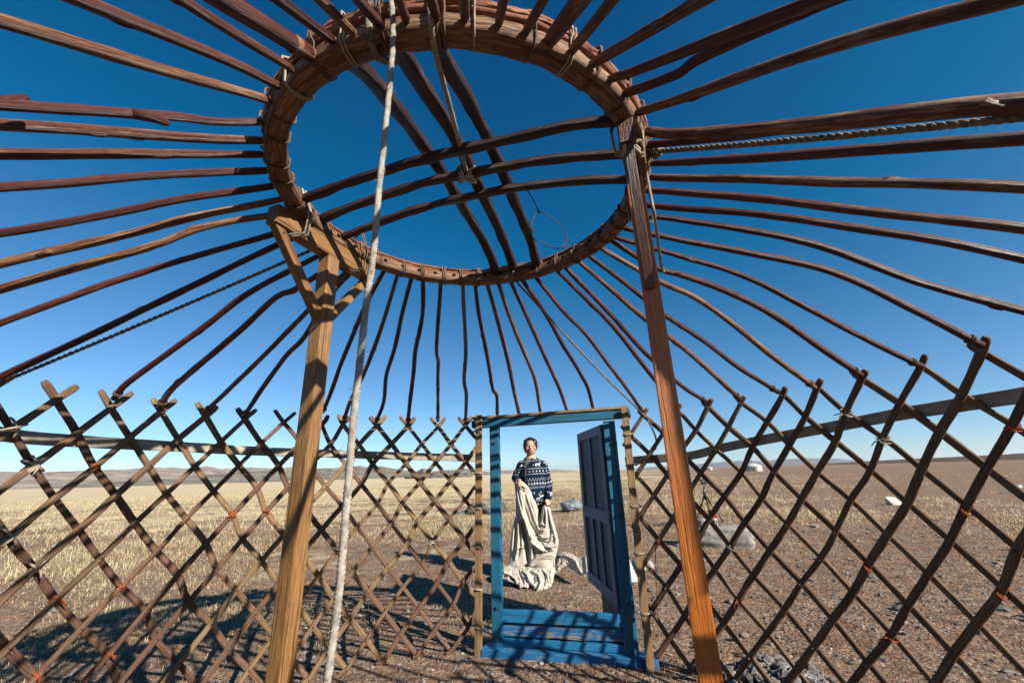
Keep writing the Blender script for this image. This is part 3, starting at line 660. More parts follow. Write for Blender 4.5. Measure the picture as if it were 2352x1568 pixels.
# ================================================================== ropes
def rope(pts, r, strands=3, pitch=14, name='rope', m='rope', label=None, cat='rope', group=None, fuzz=0, mb=None, wobble=.0, build=True, parent=None):
    C_ = crom(pts, 10); mb = mb or MB(); acc = [0]
    for k in range(len(C_)-1): acc.append(acc[-1]+(C_[k+1]-C_[k]).length)
    tot = acc[-1]; n = max(8, int(tot/(r*1.1))); P = []
    for k in range(n+1):
        t = k/n*tot; j = min(len(acc)-2, max(0, int(np.searchsorted(acc, t))-1)); f = (t-acc[j])/max(1e-6, acc[j+1]-acc[j]); p = C_[j].lerp(C_[j+1], f)
        P.append(p+wobble*Vector((noise.noise((t*5, 1, r)), noise.noise((t*5, 7, r)), noise.noise((t*5, 3, r)))))
    for s_ in range(strands):
        sp = []; up = None
        for k in range(n+1):
            t = (P[min(k+1, n)]-P[max(0, k-1)]).normalized()
            if up is None: up = Vector((0, 0, 1)) if abs(t.z) < .9 else Vector((1, 0, 0))
            up = (up-t*up.dot(t)).normalized(); sd = t.cross(up); a = 2*math.pi*(s_/strands+k/n*tot*pitch)
            sp.append(P[k]+up*(math.cos(a)*r*.55)+sd*(math.sin(a)*r*.55))
        mb.tube(sp, r*.58, 6, lump=.15, seed=s_)
    rr = random.Random(3)
    for k in range(int(fuzz*tot)):
        p = P[rr.randrange(n)]; d = Vector((rr.uniform(-1, 1), rr.uniform(-1, 1), rr.uniform(-1, 1))).normalized()
        mb.tube([p+d*r*.7, p+d*(r+.006), p+d*(r+.012)+Vector((0, 0, rr.uniform(-.008, .004)))], [.0006, .0005, .0003], 3)
    if not build: return mb
    o = mb.build(name, M[m], parent); return tag(o, label, cat, group) if label else o
# long white cord hanging from the near side of the ring
top = ringp(ring_az(908, 45, ZR+.05), RO+.022, ZRT+.03)
hx = [top+Vector((.004, .02, .035)), top, ]
for (x, y) in ((903, 120), (880, 330), (860, 560), (834, 760), (808, 1020), (782, 1310), (752, 1568), (724, 1800), (700, 2600)):
    t = (y-45)/1523; p = aty(x, y, top.y-.02+.03*min(t, 1.2)); hx.append(p)
hx = [p for p in hx if p.z > .0]; hx.append(Vector((hx[-1].x-.0, hx[-1].y, .012))); hx.append(Vector((hx[-1].x+.12, hx[-1].y-.1, .01)))
rope(hx, .0064, 4, 40, 'hanging_rope', 'rope', 'thick white braided cord hanging from the ring in front of everything', 'rope', fuzz=40, wobble=.004)
# strap from the ring down to the crossing of the arched bars
a = ringp(ring_az(998, 108), RI-.006, ZR-.002); cpt = vplane(1072, 398, AP['a2'][0], AP['a2'][-1])
rope([ringp(ring_az(992, 100), RO+.01, ZRT+.05), ringp(ring_az(995, 80), RO+.012, ZR+.02), ringp(ring_az(997, 95), RO-.02, ZR-.008), a, vplane(1018, 190, a, cpt), vplane(1045, 290, a, cpt), cpt], .008, 3, 25, 'hanging_rope', 'cord', 'short grey cord tied between the ring and the crossing arched bars', 'rope', fuzz=20)
mb = MB()
for q in range(5):
    ax = Vector((1, .25*(q-2), .15*(q-2))).normalized(); u1 = ax.orthogonal().normalized(); u2 = ax.cross(u1); c = cpt+Vector((.006*(q-2), 0, -.004))
    mb.tube([c+ax*(math.cos(z_)*.036)+Vector((0, 0, 1))*(math.sin(z_)*.030)+Vector((0, 1, 0))*(.022*math.sin(z_*2+q)) for z_ in [x*math.pi/8 for x in range(16)]], .005, 6, closed=True, lump=.2)
mb.tube([cpt, cpt+Vector((.02, -.01, -.03)), cpt+Vector((.035, 0, -.05))], .005, 6, lump=.2)
tag(mb.build('rope_knot', M['cord']), 'grey cord knot round the middle crossing of the arched bars', 'knot')
# horsehair ropes running down beside the poles
def ray_wall(x, y, z=1.52, R=RW-.02):
    th = cyl(x, y, R)[0]; return wall(th, cyl(x, y, R)[1], R)
A = ringp(ring_az(655, 583), RO+.0, ZR+.0); Bth = outer_az(A, (0, 878)); B = wall(Bth, 1.57, RW)
rope([A, A.lerp(B, .33)+Vector((0, 0, -.006)), A.lerp(B, .66)+Vector((0, 0, -.006)), B], .0075, 2, 22, 'horsehair_rope', 'hair_rope', 'dark twisted horsehair rope running down to the left edge under a roof pole', 'rope', 'horsehair ropes', fuzz=60)
A = ringp(ring_az(1492, 356), RO+.012, ZR+.01); Bth = outer_az(A, (2352, 252)); B = wall(Bth, 1.57, RW)
rope([A, A.lerp(B, .3)+Vector((0, 0, -.016)), A.lerp(B, .66)+Vector((0, 0, -.02)), B+Vector((0, 0, -.02))], .0085, 3, 20, 'horsehair_rope', 'hair_rope', 'pale fuzzy horsehair rope stretched from the orange-red post to the right edge', 'rope', 'horsehair ropes', fuzz=150)
A = ringp(ring_az(1190, 650), RI+.02, ZR-.006); A2 = ringp(ring_az(1205, 672), RO, ZR-.004); B = ray_wall(1478, 952)
rope([ringp(ring_az(1175, 628), RI-.006, ZRT), ringp(ring_az(1182, 645), RI-.006, ZR-.004), A2, A2.lerp(B, .25)+Vector((0, 0, -.012)), A2.lerp(B, .6)+Vector((0, 0, -.02)), B, B+Vector((.03, -.01, -.06)), B+Vector((.06, -.02, -.17)), B+Vector((.05, -.01, -.25))], .0062, 3, 26, 'horsehair_rope', 'hair_rope', 'thin twisted rope from the far ring side to the crossing right of the door', 'rope', 'horsehair ropes', fuzz=40)
A = ringp(ring_az(862, 100), RO+.02, ZRT+.045); B = atz(800, -12, 2.21); B = A+(B-A)*2.2
rope([ringp(ring_az(905, 128), RI-.012, ZR+.0), ringp(ring_az(870, 128), RI+.015, ZR-.012), ringp(ring_az(858, 95), RO+.004, ZR+.01), A, A.lerp(B, .3)+Vector((0, 0, .004)), A.lerp(B, .6), B], .009, 3, 20, 'horsehair_rope', 'hair_rope', 'pale fuzzy rope knotted round the near ring and leaving the top edge', 'rope', 'horsehair ropes', fuzz=200)
# cord loops tying the head beams to the ring
def beamtie(c, U, w_, h_, r, n, label, m='rope', skew=.02):
    mb = MB(); S_ = Vector((-U.y, U.x, 0))
    for q in range(n):
        cc = c+U*(q*.016-.008*n); sec = [(-w_, -h_), (0, -h_-.006), (w_, -h_), (w_+.006, 0), (w_*.95, h_*1.05), (0, h_*1.1), (-w_*.95, h_*1.05), (-w_-.006, 0)]
        mb.tube([cc+S_*a+Vector((0, 0, b))+U*skew*(1 if b > 0 else -1)*(a/w_) for a, b in sec], r, 7, closed=True, lump=.1)
    return tag(mb.build('beam_lashing', M[m]), label, 'lashing', 'cord lashings holding the head beams to the ring')
U1 = Vector((math.sin(R_(20.5)), math.cos(R_(20.5)), 0)); U2 = Vector((math.sin(R_(21.6)), math.cos(R_(21.6)), 0))
beamtie(Vector((-.812, 1.625, 2.21))-U1*.21+Vector((.01, 0, 0)), U1, .052, .09, .0048, 2, 'white double cord lashing the honey-coloured head beam to the ring', 'rope')
beamtie(Vector((-.812, 1.625, 2.21))+U1*.12+Vector((.02, 0, .0)), U1, .056, .09, .0035, 2, 'thin brown cord lashing the far half of the honey-coloured head beam', 'leather')
beamtie(Vector((.442, 1.167, 2.21))-U2*.12, U2, .042, .082, .0048, 2, 'grey cord lashing knotted at the near end of the dark red head beam', 'cord')
beamtie(Vector((.442, 1.167, 2.21))+U2*.28, U2, .042, .082, .004, 1, 'thin cord loop round the far end of the dark red head beam', 'cord')
k0 = Vector((.442, 1.167, 2.11))-U2*.16
mb = MB()
for q in range(6):
    ph = q*1.05; d = Vector((math.cos(ph), math.sin(ph)*.6, math.sin(ph*1.7))).normalized(); u1 = d.orthogonal().normalized(); u2 = d.cross(u1); c = k0+Vector((.02*(q % 3-1), -.005, .012*(q//3)))
    mb.tube([c+u1*(math.cos(z_)*.014)+u2*(math.sin(z_)*.014) for z_ in [x*math.pi/5 for x in range(10)]], .0055, 6, closed=True)
tag(mb.build('rope_knot', M['cord']), 'lumpy grey knot on the front end of the dark red head beam', 'knot')
pR = Vector((.442+.033, 1.167-.03, 2.13)); rope([k0, k0+Vector((.035, -.01, .03)), pR, pR+Vector((.003, -.002, -.2)), pR+Vector((.0, 0, -.33)), pR+Vector((.004, .002, -.38))], .0048, 3, 30, 'cord_tail', 'cord', 'loose cord end hanging down beside the orange-red post', 'rope')
# fuzzy knot of horsehair at the right of the post
c = ringp(ring_az(1492, 356), RO+.02, ZR+.01); mb = MB()
for q in range(5):
    d = Vector((math.cos(q*1.3), math.sin(q*1.3), .4)).normalized(); u1 = d.orthogonal().normalized(); u2 = d.cross(u1)
    mb.tube([c+u1*(math.cos(z_)*.02)+u2*(math.sin(z_)*.022) for z_ in [x*math.pi/5 for x in range(10)]], .0065, 6, closed=True, lump=.3)
tag(mb.build('rope_knot', M['hair_rope']), 'fuzzy horsehair knot on the ring right of the orange-red post', 'knot')
# rusty wire loop hanging from the lowest arched bar
WA = vplane(1207, 425, AP['a3'][0], AP['a3'][-1]); WB = ringp(ring_az(1352, 562), RI, ZR+.04)
def wp(L): return [vplane(x, y, WA, WB) for x, y in L]
mb = MB()
for L in ([(1207, 417), (1209, 432), (1217, 447), (1228, 465), (1238, 487)], [(1238, 486), (1226, 500), (1219, 530), (1226, 550), (1243, 557), (1262, 566), (1281, 571), (1292, 565), (1303, 556), (1301, 539), (1286, 516), (1262, 497), (1243, 486)], [(1281, 571), (1295, 566), (1311, 567), (1328, 562), (1342, 566), (1352, 562)], [(1328, 564), (1340, 560), (1352, 566)]):
    rope(wp(L), .0026, 2, 60, mb=mb, build=False)
for x, y in ((1238, 486), (1303, 553), (1225, 530), (1290, 568), (1318, 564), (1209, 428)):
    c = vplane(x, y, WA, WB)
    for q in range(3): mb.tube([c+Vector((.007*math.cos(z_+q), .006*math.sin(z_*1.3+q), .007*math.sin(z_))) for z_ in [x_*math.pi/4 for x_ in range(7)]], .0016, 5)
tag(mb.build('wire_loop', M['wire']), 'rusty twisted wire loop dangling from the lowest arched bar', 'wire')
# dangling strings on the right hand lattice
th, z = cyl(1508, 1242); S0 = wall(th, z, RW-.035)
rope([S0, S0+Vector((-.01, 0, -.1)), S0+Vector((-.03, 0, -.28)), S0+Vector((-.045, 0, -.42))], .0022, 2, 40, 'string', 'wire', 'thin dark string dangling from the orange tie right of the door', 'string')

# ================================================================== the woman and her cloth
def q1(x, y): return (1102.6+x*.249, 987.7+y*.249)       # pixels of the close-up used for measuring
def W1(x, y, Y): return aty(*q1(x, y), Y)
def remesh(name, prims, vox, mats, parent=None, smooth=6, fac=.5):
    """prims: (p0, p1, r0, r1) tapered capsules or ('e', centre, (rx,ry,rz), matrix) ellipsoids, fused into one skin"""
    bm = bmesh.new()
    for pr in prims:
        if pr[0] == 'e':
            r = bmesh.ops.create_icosphere(bm, subdivisions=3, radius=1); Mx = pr[3] if len(pr) > 3 else Matrix.Identity(3)
            for v in r['verts']: v.co = Vector(pr[1])+Mx @ Vector((v.co.x*pr[2][0], v.co.y*pr[2][1], v.co.z*pr[2][2]))
        else:
            a, b, r0, r1 = Vector(pr[0]), Vector(pr[1]), pr[2], pr[3]; d = (b-a); L = d.length; d.normalize(); u = d.orthogonal().normalized(); v_ = d.cross(u); n = 16; rows = []
            prof = [(-math.cos(t*math.pi/2/4)*r0, math.sin(t*math.pi/2/4)*r0) for t in range(5)]+[(L+math.sin(t*math.pi/2/4)*r1, math.cos(t*math.pi/2/4)*r1) for t in range(5)]
            for (z, r) in prof:
                if r < 1e-5: rows.append([bm.verts.new(a+d*z)])
                else: rows.append([bm.verts.new(a+d*z+u*(math.cos(2*math.pi*k/n)*r)+v_*(math.sin(2*math.pi*k/n)*r)) for k in range(n)])
            for i in range(len(rows)-1):
                A_, B_ = rows[i], rows[i+1]
                for k in range(n):
                    if len(A_) == 1: bm.faces.new((A_[0], B_[k], B_[(k+1) % n]))
                    elif len(B_) == 1: bm.faces.new((A_[k], A_[(k+1) % n], B_[0]))
                    else: bm.faces.new((A_[k], A_[(k+1) % n], B_[(k+1) % n], B_[k]))
    bmesh.ops.recalc_face_normals(bm, faces=bm.faces[:])
    me = bpy.data.meshes.new(name); bm.to_mesh(me); bm.free(); o = bpy.data.objects.new(name, me); COL.objects.link(o)
    m = o.modifiers.new('r', 'REMESH'); m.mode = 'VOXEL'; m.voxel_size = vox; m.use_smooth_shade = True
    if smooth: sm = o.modifiers.new('s', 'SMOOTH'); sm.iterations = smooth; sm.factor = fac
    dg = bpy.context.evaluated_depsgraph_get(); me2 = bpy.data.meshes.new_from_object(o.evaluated_get(dg)); o.modifiers.clear(); o.data = me2; bpy.data.meshes.remove(me)
    me2.name = name; me2.materials.clear()
    for mm in (mats if isinstance(mats, (list, tuple)) else [mats]): me2.materials.append(mm)
    for p in me2.polygons: p.use_smooth = True
    if parent: o.parent = parent; o.matrix_parent_inverse = Matrix.Translation(parent.location).inverted()
    return o
def vcol(o, fn):
    me = o.data; n = len(me.vertices); co = np.empty(n*3); me.vertices.foreach_get('co', co); co = co.reshape(-1, 3)
    c = np.ones((n, 4)); c[:, :3] = fn(co); a = me.color_attributes.new('paint', 'FLOAT_COLOR', 'POINT'); a.data.foreach_set('color', c.ravel())
def vmat(name, rough=.8, spec=.2, bs=.2, sc=120, sss=0):
    m, nt, b = mat(name, rough, spec); a = N(nt, 'ShaderNodeAttribute'); a.attribute_name = 'paint'
    v = coords(nt, 'Object'); n = tnoise(nt, v, sc, 4); c = mix(nt, .35, a.outputs['Color'], ramp(nt, n, [(.3, (.6, .6, .6)), (.7, WW)]), 'MULTIPLY')
    nt.links.new(c, b.inputs['Base Color']); bump(nt, b, n, bs, .003); b.inputs['Subsurface Weight'].default_value = sss; b.inputs['Subsurface Radius'].default_value = (.01, .004, .002)
    return m
Yw = 5.45
feet = Vector((.14, 5.5, 0)); person = empty('person', feet, 'dark-haired person in navy patterned fleece holding up a long pale cloth outside the door', 'person')
hc = W1(465, 152, Yw); sc = (W1(465, 62, Yw)-W1(465, 235, Yw)).length     # head height
hh = sc/2*.93; hc = hc+Vector((0, 0, .004))
neck = W1(470, 258, Yw+.02); shR = W1(384, 322, Yw+.01); shL = W1(580, 322, Yw+.01)
elR = W1(330, 440, Yw+.04); haR = W1(358, 492, Yw-.20); elL = W1(632, 480, Yw+.03); wrL = W1(630, 628, Yw-.10); haL = W1(626, 668, Yw-.13)
hip = W1(480, 640, Yw+.02); chest = W1(478, 400, Yw+.01); waist = W1(474, 530, Yw+.01)
hL = hip+Vector((.085, 0, 0)); hR = hip+Vector((-.085, 0, 0)); kL = Vector((hip.x+.10, Yw-.02, .42)); kR = Vector((hip.x-.10, Yw+.0, .42)); aL = Vector((hip.x+.11, Yw+.05, .07)); aR = Vector((hip.x-.11, Yw+.06, .07))
face = Vector((-.02, -1, -.02)).normalized(); sd = Vector((1, -.02, 0))
P = [('e', hc+Vector((0, .012, .012)), (hh*.70, hh*.86, hh*.92)), ('e', hc+Vector((0, -.012, -hh*.36)), (hh*.62, hh*.70, hh*.62)), ('e', hc+Vector((0, -.03, -hh*.72)), (hh*.34, hh*.42, hh*.22)),
     ('e', hc+Vector((-hh*.34, -hh*.55, -hh*.22)), (hh*.27, hh*.22, hh*.25)), ('e', hc+Vector((hh*.34, -hh*.55, -hh*.22)), (hh*.27, hh*.22, hh*.25)),
     ('e', hc+Vector((0, -hh*.86, -hh*.16)), (hh*.10, hh*.13, hh*.20)), ('e', hc+Vector((0, -hh*.93, -hh*.30)), (hh*.17, hh*.13, hh*.11)),
     ('e', hc+Vector((0, -hh*.78, -hh*.55)), (hh*.25, hh*.10, hh*.085)), ('e', hc+Vector((0, -hh*.74, .10*hh)), (hh*.5, hh*.12, hh*.09)),
     ('e', hc+Vector((-hh*.72, .01, -hh*.12)), (hh*.09, hh*.16, hh*.22)), ('e', hc+Vector((hh*.72, .01, -hh*.12)), (hh*.09, hh*.16, hh*.22)),
     (hc+Vector((0, .02, -hh*.5)), neck+Vector((0, .01, -.04)), .052, .062), (neck+Vector((0, .01, -.02)), chest, .075, .105), (chest, waist, .115, .12), (waist, hip, .12, .135),
     (neck+Vector((0, .01, -.045)), shR, .05, .052), (neck+Vector((0, .01, -.045)), shL, .05, .052),
     (shR, elR, .048, .040), (elR, haR, .038, .027), (shL, elL, .048, .040), (elL, wrL, .038, .026),
     (hL, kL, .085, .058), (kL, aL, .055, .038), (hR, kR, .085, .058), (kR, aR, .055, .038),
     (aL+Vector((0, .03, -.03)), aL+Vector((.01, -.15, -.045)), .036, .026), (aR+Vector((0, .03, -.03)), aR+Vector((-.01, -.15, -.045)), .036, .026)]
def hand(w, h, palmdir, fdirs, curl, thumb):
    L = []; u = (h-w).normalized(); s_ = palmdir.normalized(); nrm = u.cross(s_).normalized(); pc = h
    for k, (o_, ln) in enumerate(((-.030, .052), (-.011, .062), (.009, .060), (.027, .048))):
        r0 = h+s_*o_; a = r0+u*.018; L.append((w+s_*o_*.5, a, .013, .0115))
        b = a+(u*math.cos(curl*.6)+nrm*math.sin(curl*.6))*ln*.42; c = b+(u*math.cos(curl*1.5)+nrm*math.sin(curl*1.5))*ln*.34; d = c+(u*math.cos(curl*2.3)+nrm*math.sin(curl*2.3))*ln*.28
        L += [(a, b, .0095, .0088), (b, c, .0088, .0078), (c, d, .0078, .0065)]
    t0 = w+s_*thumb*.022+u*.012; t1 = t0+s_*thumb*.022+u*.022+nrm*.008; t2 = t1+u*.026+nrm*.016-s_*thumb*.004; t3 = t2+u*.018+nrm*.014-s_*thumb*.010
    L += [(w, t0, .014, .013), (t0, t1, .013, .0105), (t1, t2, .0105, .0092), (t2, t3, .0092, .0075)]
    return L
P += hand(wrL, haL, Vector((.8, .5, .1)), None, .85, -1); P += hand(haR+(elR-haR).normalized()*.03, haR+Vector((.02, -.03, .0)), Vector((.3, .1, .9)), None, .9, 1)
body = remesh('body', P, .0052, None, person, 5, .5)
skinc = np.array((.50, .265, .165))
def skin(co):
    d = co-np.array(hc); c = np.tile(skinc, (len(co), 1)); X = d[:, 0]/hh; Z = d[:, 2]/hh; fr = d[:, 1] < -hh*.25
    def bl(cx, cz, rx, rz): return np.exp(-(((X-cx)/rx)**2+((Z-cz)/rz)**2)**2)*fr
    for cx in (-.40, .40):
        k = bl(cx, -.26, .26, .24)[:, None]*.38; c = c*(1-k)+np.array((.55, .13, .08))*k
        k = bl(cx*.82, .02, .21, .035)[:, None]*.95; c = c*(1-k)+np.array((.03, .015, .012))*k
        k = bl(cx*.84, .21, .24, .035)[:, None]*.45; c = c*(1-k)+np.array((.10, .06, .045))*k
        k = bl(cx*.84, -.07, .24, .03)[:, None]*.35; c = c*(1-k)+np.array((.25, .12, .08))*k
    k = bl(0, -.575, .27, .05)[:, None]*.75; c = c*(1-k)+np.array((.30, .07, .06))*k
    k = bl(-.3, -.5, .05, .12)[:, None]*.3+bl(.3, -.5, .05, .12)[:, None]*.3; c = c*(1-k)+np.array((.25, .12, .08))*k
    for cx in (-.09, .09): k = bl(cx, -.40, .06, .03)[:, None]*.6; c = c*(1-k)+np.array((.12, .05, .04))*k
    legs = (co[:, 2] < waist.z-.12) & (np.abs(co[:, 0]-haL.x) > .06); c[legs] = (.05, .05, .045)
    return c
body.data.materials.clear(); body.data.materials.append(vmat('skin', .55, .35, .12, 90, .08)); vcol(body, skin)
hair = remesh('hair', [('e', hc+Vector((0, hh*.16, hh*.10)), (hh*.84, hh*.90, hh*1.0)), ('e', hc+Vector((-hh*.42, hh*.02, hh*.40)), (hh*.42, hh*.66, hh*.52)), ('e', hc+Vector((hh*.42, hh*.02, hh*.40)), (hh*.42, hh*.66, hh*.52)),
     ('e', hc+Vector((-hh*.70, .01, .01)), (hh*.17, hh*.42, hh*.5)), ('e', hc+Vector((hh*.70, .02, .02)), (hh*.14, hh*.4, hh*.42)), ('e', hc+Vector((0, hh*.95, -.02)), (hh*.36, hh*.34, hh*.36)), ('e', hc+Vector((-hh*.60, hh*.2, -hh*.42)), (hh*.16, hh*.28, hh*.3))], .006, simple('black_hair', (.012, .010, .011), .45, .5, .5, 60, bs=.6), person, 4)
# cut the face opening out of the hair: vertices in front of the brow are pushed inside the head
me = hair.data
for v in me.vertices:
    d = v.co-hc; X = d.x/hh; Z = d.z/hh
    if d.y < 0 and ((X/.62)**2+((Z+.18)/.80)**2) < 1: v.co.y = max(v.co.y, hc.y-hh*.25+.0)
mb = MB(); r5 = random.Random(5)
for k in range(26):
    a = r5.uniform(-1.9, 1.9); p = hc+Vector((math.sin(a)*hh*.80, hh*.1, math.cos(a)*hh*.8+.01)); d = Vector((math.sin(a)*.7+r5.uniform(-.5, .6), r5.uniform(-.4, .4), math.cos(a)*.5-r5.uniform(0, .9))).normalized()
    mb.tube([p, p+d*.015, p+d*.03+Vector((0, 0, -.006)), p+d*.045+Vector((0, 0, -.02))], [.0011, .001, .0008, .0005], 4)
mb.build('hair_strand', hair.data.materials[0], person)
SW = [(neck+Vector((0, .02, -.035)), chest, .083, .130), (chest+Vector((0, 0, .06)), waist, .135, .142), (waist, hip+Vector((.01, 0, .0)), .145, .155), (chest+Vector((-.035, 0, 0)), hip+Vector((-.035, 0, .01)), .12, .14), (chest+Vector((.045, 0, 0)), hip+Vector((.045, 0, .01)), .12, .14),
      (neck+Vector((0, .02, -.05)), shR, .060, .058), (neck+Vector((0, .02, -.05)), shL, .060, .058), (shR, elR, .060, .054), (elR, elR.lerp(haR, .78), .055, .044), (shL, elL, .060, .052), (elL, elL.lerp(wrL, .93), .056, .043)]
# thick hood and collar behind the neck
for k in range(9):
    a = -2.0+k*.5; p = neck+Vector((math.sin(a)*.072, .03+math.cos(a)*.05, .0-.022*(1-math.cos(a)))); SW.append(('e', p, (.03, .028, .03)))
sw = remesh('fleece_jacket', SW, .0052, None, person, 5)
bmm = bmesh.new(); bmm.from_mesh(sw.data); bmesh.ops.bisect_plane(bmm, geom=bmm.verts[:]+bmm.edges[:]+bmm.faces[:], plane_co=W1(540, 690, Yw), plane_no=(0, 0, 1), clear_inner=True)
for v in bmm.verts:                                # soft folds
    v.co += v.normal*(.006*noise.noise((v.co.x*14, v.co.y*9, v.co.z*7))+.0045*noise.noise((v.co.x*5, v.co.y*5, v.co.z*34+v.co.x*12)))
bmm.to_mesh(sw.data); bmm.free()
o1 = W1(0, 0, Yw); PXM = (W1(100, 300, Yw)-W1(0, 300, Yw)).length/100; x0_ = W1(470, 400, Yw).x; z0_ = W1(470, 400, Yw).z
def sweater(co):
    n = len(co); X = (co[:, 0]-x0_)/PXM+470; Yp = 400-(co[:, 2]-z0_)/PXM
    navy = np.array((.006, .017, .042)); wh = np.array((.50, .52, .52)); w_ = np.zeros(n)
    arm = (X > 592) | (X < 352)
    Yq = np.where(arm, Yp+.25*(X-592)*(X > 592), Yp+4*np.sin((X-470)/60.0))
    def add(m): np.maximum(w_, np.clip(m, 0, 1), out=w_)
    def dots(yc, rx, ry, per, ph=0): dx = (X-ph+per/2) % per-per/2; add(((dx/rx)**2+((Yq-yc)/ry)**2 < 1)*1.0)
    def line(yc, h, am=1.5, per=14): add((np.abs(Yq-yc-am*np.sin(X*6.28/per)) < h)*1.0)
    def zig(yc, am, per, h): t = np.abs(((X/per) % 1)*2-1)*2-1; add((np.abs(Yq-yc-am*t) < h)*1.0)
    line(357, 2.1); line(404, 2.1); dots(381, 5.5, 8, 31, 455)
    torso = ~arm
    for f in (lambda: zig(452, 12, 26, 2.7), lambda: zig(518, 9, 26, 2.4)): f()
    dots(486, 6, 12, 26, 468); dots(486, 3, 3, 26, 481)
    line(290, 1.6); dots(330, 4, 6, 60, 372); dots(562, 5, 8, 60, 488); line(628, 1.7); dots(657, 5.5, 8, 30, 548); line(684, 2.2)
    def deer(cx, cy, s, fl=1):
        x = (X-cx)/s*fl; y = (Yq-cy)/s; m = ((x/22)**2+((y)/7.5)**2 < 1)
        for lx in (-17, -12, 12, 17): m |= (np.abs(x-lx-(y-6)*.12) < 2.2) & (y > 3) & (y < 19)
        m |= (np.abs(x-19-(-y)*.55) < 4) & (y < 0) & (y > -12); m |= (((x-29)/6)**2+((y+11)/3.6)**2 < 1)
        m |= (np.abs(x-25-(-y-14)*.3) < 1.5) & (y < -12) & (y > -27); m |= (np.abs(x-31+(-y-14)*.2) < 1.5) & (y < -13) & (y > -24); add(m*1.0)
    deer(528, 322, 1.0); deer(398, 322, .9, 1); deer(600, 308, .6); deer(560, 592, 1.0, -1); deer(520, 610, .7); deer(645, 590, .8); deer(640, 575, .6, -1)
    fr = (co[:, 1] < Yw+.03); w_ *= 1.0
    c = navy[None, :]*(1-w_[:, None])+wh[None, :]*w_[:, None]
    # shirt collar: olive-grey print in the open neck
    dx = np.abs(X-(440+(Yp-300)*-.25)); col = (Yp < 330) & (dx < (330-Yp)*.42+2) & fr & (Yp > 236)
    pr = np.sin(X*1.1)*np.sin(Yp*.9) > .15; c[col] = np.where(pr[col][:, None], np.array((.36, .36, .28)), np.array((.10, .11, .09)))
    zipm = (np.abs(X-418) < 2.0) & fr & (Yp > 300) & (Yp < 470); c[zipm] = (.35, .35, .35)
    hood = (Yp < 268) & (X > 498); pr = np.sin(X*.5)*np.sin(Yp*.6) > .3; c[hood] = np.where(pr[hood][:, None], wh, navy)
    return c
sw.data.materials.clear(); sw.data.materials.append(vmat('navy_fleece', .92, .1, .35, 160)); vcol(sw, sweater)
remesh('trousers', [(hL, kL, .105, .082), (kL, aL+Vector((0, 0, .04)), .08, .07), (hR, kR, .105, .082), (kR, aR+Vector((0, 0, .04)), .08, .07), (hL, hR, .12, .12)], .008, simple('olive_trouser_cloth', (.09, .09, .07), .9, .1, .4, 30), person, 5)
for a in (aL, aR): remesh('shoe', [(a+Vector((0, .04, -.03)), a+Vector((0, -.16, -.038)), .042, .032), (a+Vector((0, .03, .03)), a+Vector((0, .03, -.02)), .045, .045)], .007, M['black'], person, 3)

